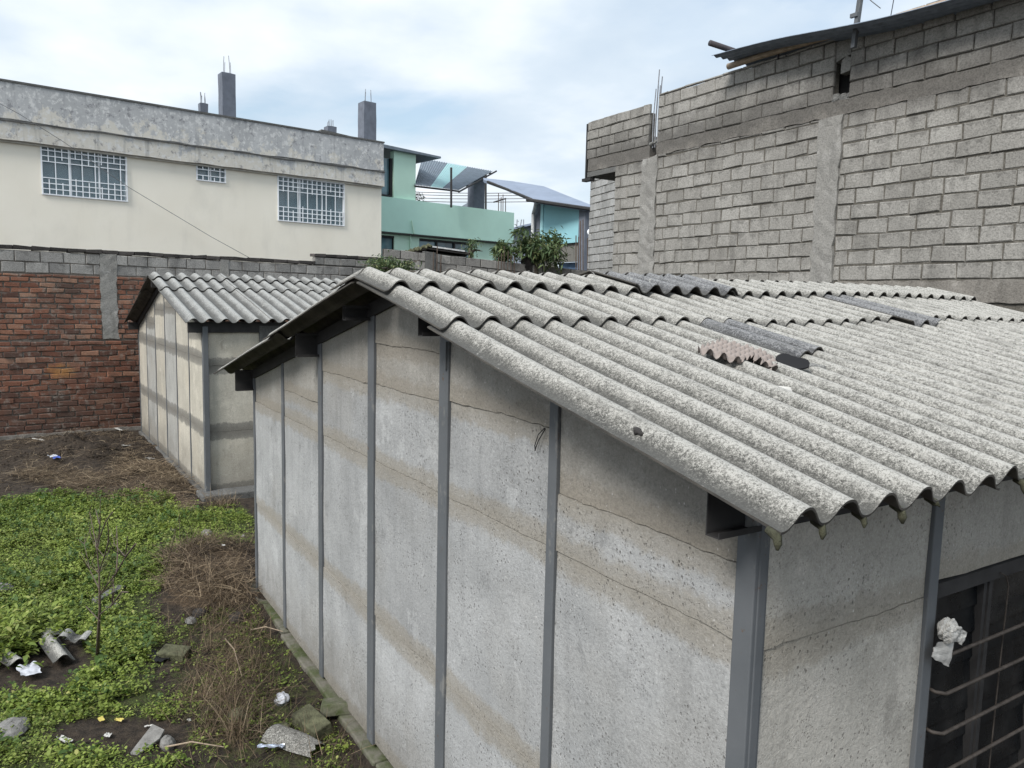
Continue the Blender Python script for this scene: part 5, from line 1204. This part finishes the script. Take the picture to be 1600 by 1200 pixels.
stone(312, 960, .10, 'black soil-covered lump below the straw heap', mat='dark_cap', seed=12)
stone(370, 968, .11, 'black rounded lump near the wall footing', mat='dark_cap', seed=13)
stone(140, 683, .12, 'dark lump on the burnt ground near the brick wall', mat='dark_cap', seed=14, flat=.4)
# concrete offcuts on the soil
def block_at(u, v, sx, sy, sz, rz, tilt, mat, name, label, cat='block', z=.0):
    p = gp(u, v); mb = MB(); R_ = Matrix.Rotation(rz, 3, 'Z')@Matrix.Rotation(tilt, 3, 'X')
    f = lambda q: p+np.array(R_@Vector(q))+np.array([0, 0, z]); pts = []
    mb.hexa([f((x+random.uniform(-.01, .01), y+random.uniform(-.01, .01), zz_+random.uniform(-.008, .008))) for x, y, zz_ in ((-sx, -sy, 0), (sx, -sy, 0), (sx, sy, 0), (-sx, sy, 0), (-sx, -sy, sz), (sx, -sy, sz), (sx, sy*.9, sz), (-sx*.9, sy, sz))])
    o = mb.build(name, mat); b_ = o.modifiers.new('bevel', 'BEVEL'); b_.width = .008; b_.segments = 2; return tag(o, label, cat)
block_at(273, 1020, .12, .07, .07, .9, .1, 'moss_stone', 'concrete_piece', 'mossy rectangular concrete piece beside black plastic in mid yard')
block_at(490, 1140, .16, .07, .09, .2, .25, 'moss_stone', 'concrete_piece', 'larger mossy concrete piece lying against the wall footing', z=.02)
block_at(527, 1118, .11, .07, .09, 1.2, -.2, 'kerb_concrete', 'concrete_piece', 'tilted mossy concrete end leaning on the wall footing', z=.02)
block_at(170, 930, .18, .05, .05, 2.4, 0, 'dark_concrete', 'concrete_piece', 'thin dark slab lying in the weeds right of the sapling')
# broken fibre cement shards
def wavy_shard(u, v, length, y0, y1, rz, tilt, roll_, name, label, mat='fibre_cement', z=.03, pitch=.17, rag=.03, ux=0):
    p = gp(u, v)+np.array([0, 0, z]); R_ = Matrix.Rotation(rz, 3, 'Z')@Matrix.Rotation(tilt, 3, 'Y')@Matrix.Rotation(roll_, 3, 'X')
    D = np.array(R_@Vector((1, 0, 0))); A = np.array(R_@Vector((0, 1, 0))); U = np.array(R_@Vector((0, 0, 1)))
    o = sheet(name, None, p, D, A, 0, length, y0, y1, U, mat, lift=.02, y_ph=0, nseg=6, rag=rag, taper=0); return tag(o, label, 'roof shard')
wavy_shard(118, 1030, .50, 0, .16, math.radians(193), math.radians(-2), .15, 'roof_shard', 'long broken piece of corrugated sheet lying in the weeds, paper scraps on its left', z=.05)
wavy_shard(92, 1002, .10, .02, .28, math.radians(330), math.radians(10), -.1, 'roof_shard', 'curled wavy sheet piece lying across the long broken piece', 'fibre_cement_grey', z=.12)
wavy_shard(48, 1040, .36, 0, .16, math.radians(200), math.radians(4), .3, 'roof_shard', 'shorter speckled sheet piece left of the long broken one', z=.04)
p = gp(460, 1165); n = 16; mb = MB(); vs = []   # thin curved half-shell with torn rim
d_ = np.array([.82, .50, 0]); d_ /= np.linalg.norm(d_); a_ = np.array([-d_[1], d_[0], 0])
for s_ in (0, 1):
    for i in range(n+1):
        f = i/n
        for j in range(7):
            g_ = j/6; ang = math.pi*(.08+.80*g_); r = (.075 if not s_ else .068)
            L2_ = -.20+.40*f+(.03*fbm1(j*2.2, 5) if i == n else 0); w_ = 1.0-.55*max(0, f-.6)
            vs.append(p+d_*L2_+a_*(-math.cos(ang)*r*1.35*w_)+np.array([0, 0, math.sin(ang)*r*w_+.01]))
N = (n+1)*7; fs = [(i*7+j, i*7+j+1, (i+1)*7+j+1, (i+1)*7+j) for i in range(n) for j in range(6)]; fs += [tuple(N+k_ for k_ in reversed(f)) for f in fs]
fs += [(i*7, (i+1)*7, N+(i+1)*7, N+i*7) for i in range(n)]+[(i*7+6, N+i*7+6, N+(i+1)*7+6, (i+1)*7+6) for i in range(n)]+[(n*7+j, n*7+j+1, N+n*7+j+1, N+n*7+j) for j in range(6)]+[(j, N+j, N+j+1, j+1) for j in range(6)]
mb.add(vs, fs, 0, wave=.5, under=0); tag(mb.build('roof_shard', 'fibre_cement', smooth=False), 'curved broken sheet piece with torn rim at the bottom beside the foil strip', 'roof shard')
p = gp(237, 1160); mb = MB(); q_ = [(-.05, -.11), (.0, -.13), (.075, .03), (.06, .09), (-.055, .10)]
R_ = Matrix.Rotation(rad(35), 3, 'Z')@Matrix.Rotation(rad(28), 3, 'X'); mb.prism([p+np.array(R_@Vector((x, y, .05))) for x, y in q_], np.array(R_@Vector((0, 0, .012))), 0, wave=.4, under=0)
tag(mb.build('roof_shard', 'stone_grey'), 'flat pointed grey shard standing tilted near the bottom left', 'roof shard')
# plastic, paper and wrappers
def film(u, v, pts, name, mat, label, cat, seed=0, h=.03, z=.01, mat2=None, split=.5):
    """thin crumpled film: a folded strip with thickness"""
    rs = np.random.default_rng(seed); p = gp(u, v)+np.array([0, 0, z]); (lx, ly, rz) = pts; nx_, ny_ = 9, 6; V = []; R_ = Matrix.Rotation(rz, 3, 'Z')
    for s_ in (0, 1):
        rs2 = np.random.default_rng(seed)
        for i in range(nx_+1):
            for j in range(ny_+1):
                x = (i/nx_-.5)*lx*(1+rs2.uniform(-.12, .12)); y = (j/ny_-.5)*ly*(1+rs2.uniform(-.2, .2)); zz_ = rs2.uniform(0, h)*(1 if (i+j) % 2 else .3)-s_*.002
                V.append(tuple(p+np.array(R_@Vector((x, y, zz_)))))
    m_ = ny_+1; N = (nx_+1)*m_; F = [(i*m_+j, i*m_+j+1, (i+1)*m_+j+1, (i+1)*m_+j) for i in range(nx_) for j in range(ny_)]
    mb = MB(); n0 = int(len(F)*split); mb.add(V, F[:n0], 0); mb.f += F[n0:]+[tuple(N+k_ for k_ in reversed(f)) for f in F]; mb.mi += [1 if mat2 else 0]*(len(F)-n0)+[0]*len(F)
    o = mb.build(name, [mat, mat2] if mat2 else mat, smooth=True); m2 = o.modifiers.new('soft', 'SUBSURF'); m2.levels = m2.render_levels = 1
    return tag(o, label, cat)
film(312, 854, (.20, .07, -.5), 'snack_wrapper', 'plastic_yellow', 'crumpled yellow wrapper on top of the dry stalk heap', 'wrapper', 1, .04, .03, 'plastic_white', .8)
film(85, 736, (.30, .12, .3), 'snack_wrapper', 'plastic_white', 'small blue and white wrapper on the straw before the brick wall', 'wrapper', 2, .05, .05, 'print_blue', .6)
crumple(gp(210, 661)+(0, 0, .02), (.10, .12, .16), 'plastic_bag', 'plastic_white', 'white and blue plastic bag at the foot of the cream panel house', 'bag', 3, .8, mat2='column_concrete')
crumple(gp(441, 1096)+(0, 0, .0), (.06, .05, .07), 'plastic_bag', 'plastic_white', 'small crumpled white bag on dark soil near the long wall', 'bag', 4, .7, mat2='foil')
film(424, 1178, (.17, .035, 1.05), 'foil_strip', 'foil', 'shiny silver foil strip at the bottom edge', 'wrapper', 5, .015, .05)
film(80, 996, (.18, .14, .4), 'paper_scrap', 'paper_white', 'white paper scrap above the broken sheets', 'paper', 6, .05, .08)
film(46, 1053, (.20, .13, .2), 'plastic_scrap', 'plastic_white', 'shiny white plastic scrap between the two broken sheets', 'plastic', 7, .05, .05)
film(113, 1003, (.09, .06, 1.2), 'paper_scrap', 'paper_white', 'small pale scrap just right of the curled sheet piece', 'paper', 8, .03, .06)
film(101, 1156, (.12, .04, .5), 'paper_scrap', 'paper_white', 'narrow white scrap on dark soil in the bottom left', 'paper', 9, .02, .02)
film(158, 1126, (.06, .035, .2), 'snack_wrapper', 'plastic_yellow', 'tiny yellow scrap above the narrow white one', 'wrapper', 10, .006, .03)
film(186, 1125, (.06, .03, .8), 'snack_wrapper', 'plastic_yellow', 'tiny dull yellow scrap right of the other tiny one', 'wrapper', 11, .015, .02)
film(169, 1150, (.05, .04, .8), 'paper_scrap', 'paper_white', 'small curled pale scrap right of the narrow white one', 'paper', 12, .02, .02)
film(296, 1124, (.035, .02, .3), 'paper_scrap', 'paper_white', 'tiny white fleck above the dead stems in the bottom middle', 'paper', 13, .01, .01)
film(232, 1133, (.05, .02, 1.4), 'paper_scrap', 'paper_white', 'tiny pale green-white scrap above the pointed shard', 'paper', 14, .01, .02)
film(240, 1022, (.30, .10, .4), 'plastic_film', 'plastic_hollow_black', 'black plastic film lying in the weeds by the mossy concrete piece', 'plastic', 15, .04, .02)
film(60, 694, (.36, .07, .5), 'wood_scrap', 'paper_white', 'long pale scrap on burnt ground in front of the brick wall', 'scrap', 16, .02, .05)
film(185, 676, (.40, .06, .2), 'wood_scrap', 'paper_white', 'thin pale strip lying near the plastic bag', 'scrap', 17, .02, .05)
film(235, 723, (.20, .09, .3), 'concrete_chip', 'pillar_concrete', 'grey chip on black soil beside the cream panel wall', 'chip', 18, .02, .03)
film(196, 712, (.16, .08, .9), 'concrete_chip', 'pillar_concrete', 'pale chip on black soil left of the grey chip', 'chip', 19, .02, .03)
film(101, 688, (.22, .08, .1), 'concrete_chip', 'pillar_concrete', 'pale thin chip near the foot of the brick wall', 'chip', 20, .02, .04)
film(350, 880, (.05, .03, .1), 'paper_scrap', 'paper_white', 'tiny pale fleck in the straw heap by the wall corner', 'paper', 21, .02, .14)
# sticks
for i, (u0, v0, u1, v1, lab) in enumerate(((258, 1172, 350, 1176, 'long pale stick lying near the bottom edge'), (392, 987, 442, 996, 'pale stick lying across the soil towards the wall'), (300, 935, 330, 905, 'thin bent stick in the straw heap'), (352, 1000, 378, 1062, 'thin curved stem arching over the mossy soil'), (40, 700, 72, 690, 'pale broken stick on burnt ground'))):
    a, b = gp(u0, v0)+(0, 0, .03), gp(u1, v1)+(0, 0, .05); mb = MB(); mb.tube([a, a*.6+b*.4+(0, .02, .03), b], [.006, .005, .003], 6); tag(mb.build('stick', 'bamboo'), lab, 'stick')

# ================================================================== things lying on the roof and hung on the bars
# egg tray
ec = on_roof(1160, 553, .085); ug = UR; dg = DR; ag = np.array([0, 1., 0]); rz = rad(24)
ex = dg*math.cos(rz)+ag*math.sin(rz); ey = -dg*math.sin(rz)+ag*math.cos(rz); ce = .062; nE = 5
N_ = 5*10; vs = []; W_ = nE*ce
for s_ in (0, 1):
    for i in range(N_+1):
        for j in range(N_+1):
            x, y = (i/N_-.5)*W_, (j/N_-.5)*W_
            cx, cy = math.cos(2*math.pi*x/ce), math.cos(2*math.pi*y/ce); h = .5*(cx*cy); h = math.copysign(abs(h)**.62, h)*.026
            if h > .008: h = .008+(h-.008)*1.25
            bend = -.045*max(0, (x+y)/W_-.55)**1.2*2.2-.012-.05*max(0, x/W_-.12)**2*3
            tear = .018*fbm1(y*60, 2) if i == N_ else (.012*fbm1(x*70, 4) if j in (0, N_) else 0)
            vs.append(ec+ex*(x+tear*(i == N_))+ey*(y+tear*(j in (0, N_))*.5)+ug*(h+bend-s_*.0025+.012))
m_ = N_+1; N2 = m_*m_; F = []
for i in range(N_):
    for j in range(N_):
        if i > N_*.62 and j < N_*.45-(i-N_*.62)*.6+2*math.sin(i): continue      # torn away corner
        F.append((i*m_+j, i*m_+j+1, (i+1)*m_+j+1, (i+1)*m_+j))
F += [tuple(N2+k_ for k_ in reversed(f)) for f in F]; mb = MB(); mb.add(vs, F); o = mb.build('egg_tray', 'egg_tray_pulp', smooth=True)
tag(o, 'torn grey-pink egg tray lying upside down on the big corrugated roof', 'egg tray')
# broken crest: flat black piece painted for the dark hollow, plus curled shard
a = on_roof(1212, 563, .075); b = on_roof(1262, 577, .075); ax = (b-a); ln_ = np.linalg.norm(ax); ax /= ln_
mb = MB(); rim = []
lat = np.cross(UR, ax); lat /= np.linalg.norm(lat); lat *= np.sign(lat[1]); lat = lat*.8+UR*.6
for i in range(18):
    t_ = 2*math.pi*i/18; rim.append((a+b)/2+ax*math.cos(t_)*ln_*.52+lat*math.sin(t_)*.040*(1+.25*math.sin(t_*3))+UR*.010)
mb.prism(rim, UR*.006); tag(mb.build('hollow_patch', 'plastic_hollow_black'), 'flat black patch painted as the dark hollow of a broken wave beside the egg tray on the roof', 'scrap')
mb = MB(); c0 = on_roof(1250, 570, .07); c1 = on_roof(1290, 578, .07)
mb.prism([c0-lat*.02, c0+lat*.018, c1+UR*.012, c1+UR*.006-lat*.004], UR*.006, 0, wave=.4, under=0); tag(mb.build('sheet_chip', 'fibre_cement_grey'), 'small upturned grey sheet chip next to the black hollow patch', 'chip')
c0 = on_roof(1225, 609, .055); mb = MB(); mb.prism([c0-DR*.045-lat*.003, c0+DR*.04, c0+lat*.018+DR*.02], UR*.005); tag(mb.build('white_chip', 'paper_white'), 'small triangular white chip on the roof below the egg tray', 'chip')
c0 = on_roof(996, 680, .03); c0 = P0+DR*math.hypot(c0[0]-XR_, plane_z(c0[0])-ZR)+np.array([0, -O_+.062, 0])+UR*.042; tag(stone(996, 680, .03, 'x', 'moss_stone'), 'x', 'x')
o = bpy.data.objects['stone.012'] if 'stone.012' in bpy.data.objects else None
mb = MB(); vs = []; 
for i in range(7):
    for j in range(12):
        ph, th = math.pi*i/6, 2*math.pi*j/12; k_ = 1+random.uniform(-.18, .18); vs.append(c0+DR*.042*math.sin(ph)*math.cos(th)*k_+ag*.030*math.sin(ph)*math.sin(th)*k_+UR*(.012*math.cos(ph)*k_))
mb.add(vs, [(i*12+j, (i+1)*12+j, (i+1)*12+(j+1) % 12, i*12+(j+1) % 12) for i in range(6) for j in range(12)]); tag(mb.build('moss_ball', 'dark_cap', smooth=True), 'round dark moss cushion on the near edge of the big roof', 'moss')
# crumpled paper rag tied on the upper bar
rc = onX(1482, 985, XE+.05); n_ = 10
cl = thing('paper_rag', tuple(rc), 'crumpled white paper hooked on the top window bar', 'paper')
cs = crease_set(3, 8); mb = MB(); V = []
for i in range(25):
    for j in range(40):
        ph, th = math.pi*i/24, 2*math.pi*j/40; k_ = .42+.66*crease(np.array([math.sin(ph)*math.cos(th), math.sin(ph)*math.sin(th), math.cos(ph)]), cs); V.append(rc+np.array([.028*math.sin(ph)*math.cos(th)*k_, .046*math.sin(ph)*math.sin(th)*k_, .036*math.cos(ph)*k_]))
mb.add(V, [(i*40+j, (i+1)*40+j, (i+1)*40+(j+1) % 40, i*40+(j+1) % 40) for i in range(24) for j in range(40)]); mb.build('crumpled_knot', 'paper_white', cl)
def flap(quad, seed, name, amp=.006):
    cs = crease_set(seed, 5); n = 12; V = []; A, B, C_, D_ = [np.array(p) for p in quad]
    for s_ in (0, 1):
        for i in range(n+1):
            for j in range(n+1):
                u, v = i/n, j/n; p = (A*(1-u)+B*u)*(1-v)+(D_*(1-u)+C_*u)*v
                V.append(p+np.array([amp*crease(np.array([u*1.3, v*1.3, .2]), cs)-s_*.002, .002*math.sin(i*2.1+j), .002*math.sin(j*1.7+i)]))
    m_ = n+1; N = m_*m_; F = [(i*m_+j, i*m_+j+1, (i+1)*m_+j+1, (i+1)*m_+j) for i in range(n) for j in range(n)]; mb = MB(); mb.add(V, F+[tuple(N+k_ for k_ in reversed(f)) for f in F]); mb.build(name, 'paper_white', cl)
X5 = XE+.048
flap([onX(1462, 1004, X5), onX(1489, 998, X5), onX(1482, 1042, X5), onX(1453, 1026, X5)], 1, 'hanging_flap')
flap([onX(1484, 976, X5), onX(1506, 986, X5), onX(1498, 1006, X5), onX(1484, 998, X5)], 2, 'folded_flap', .016)
for o in list(bpy.data.objects):
    if o.get('label') == 'x': bpy.data.objects.remove(o)
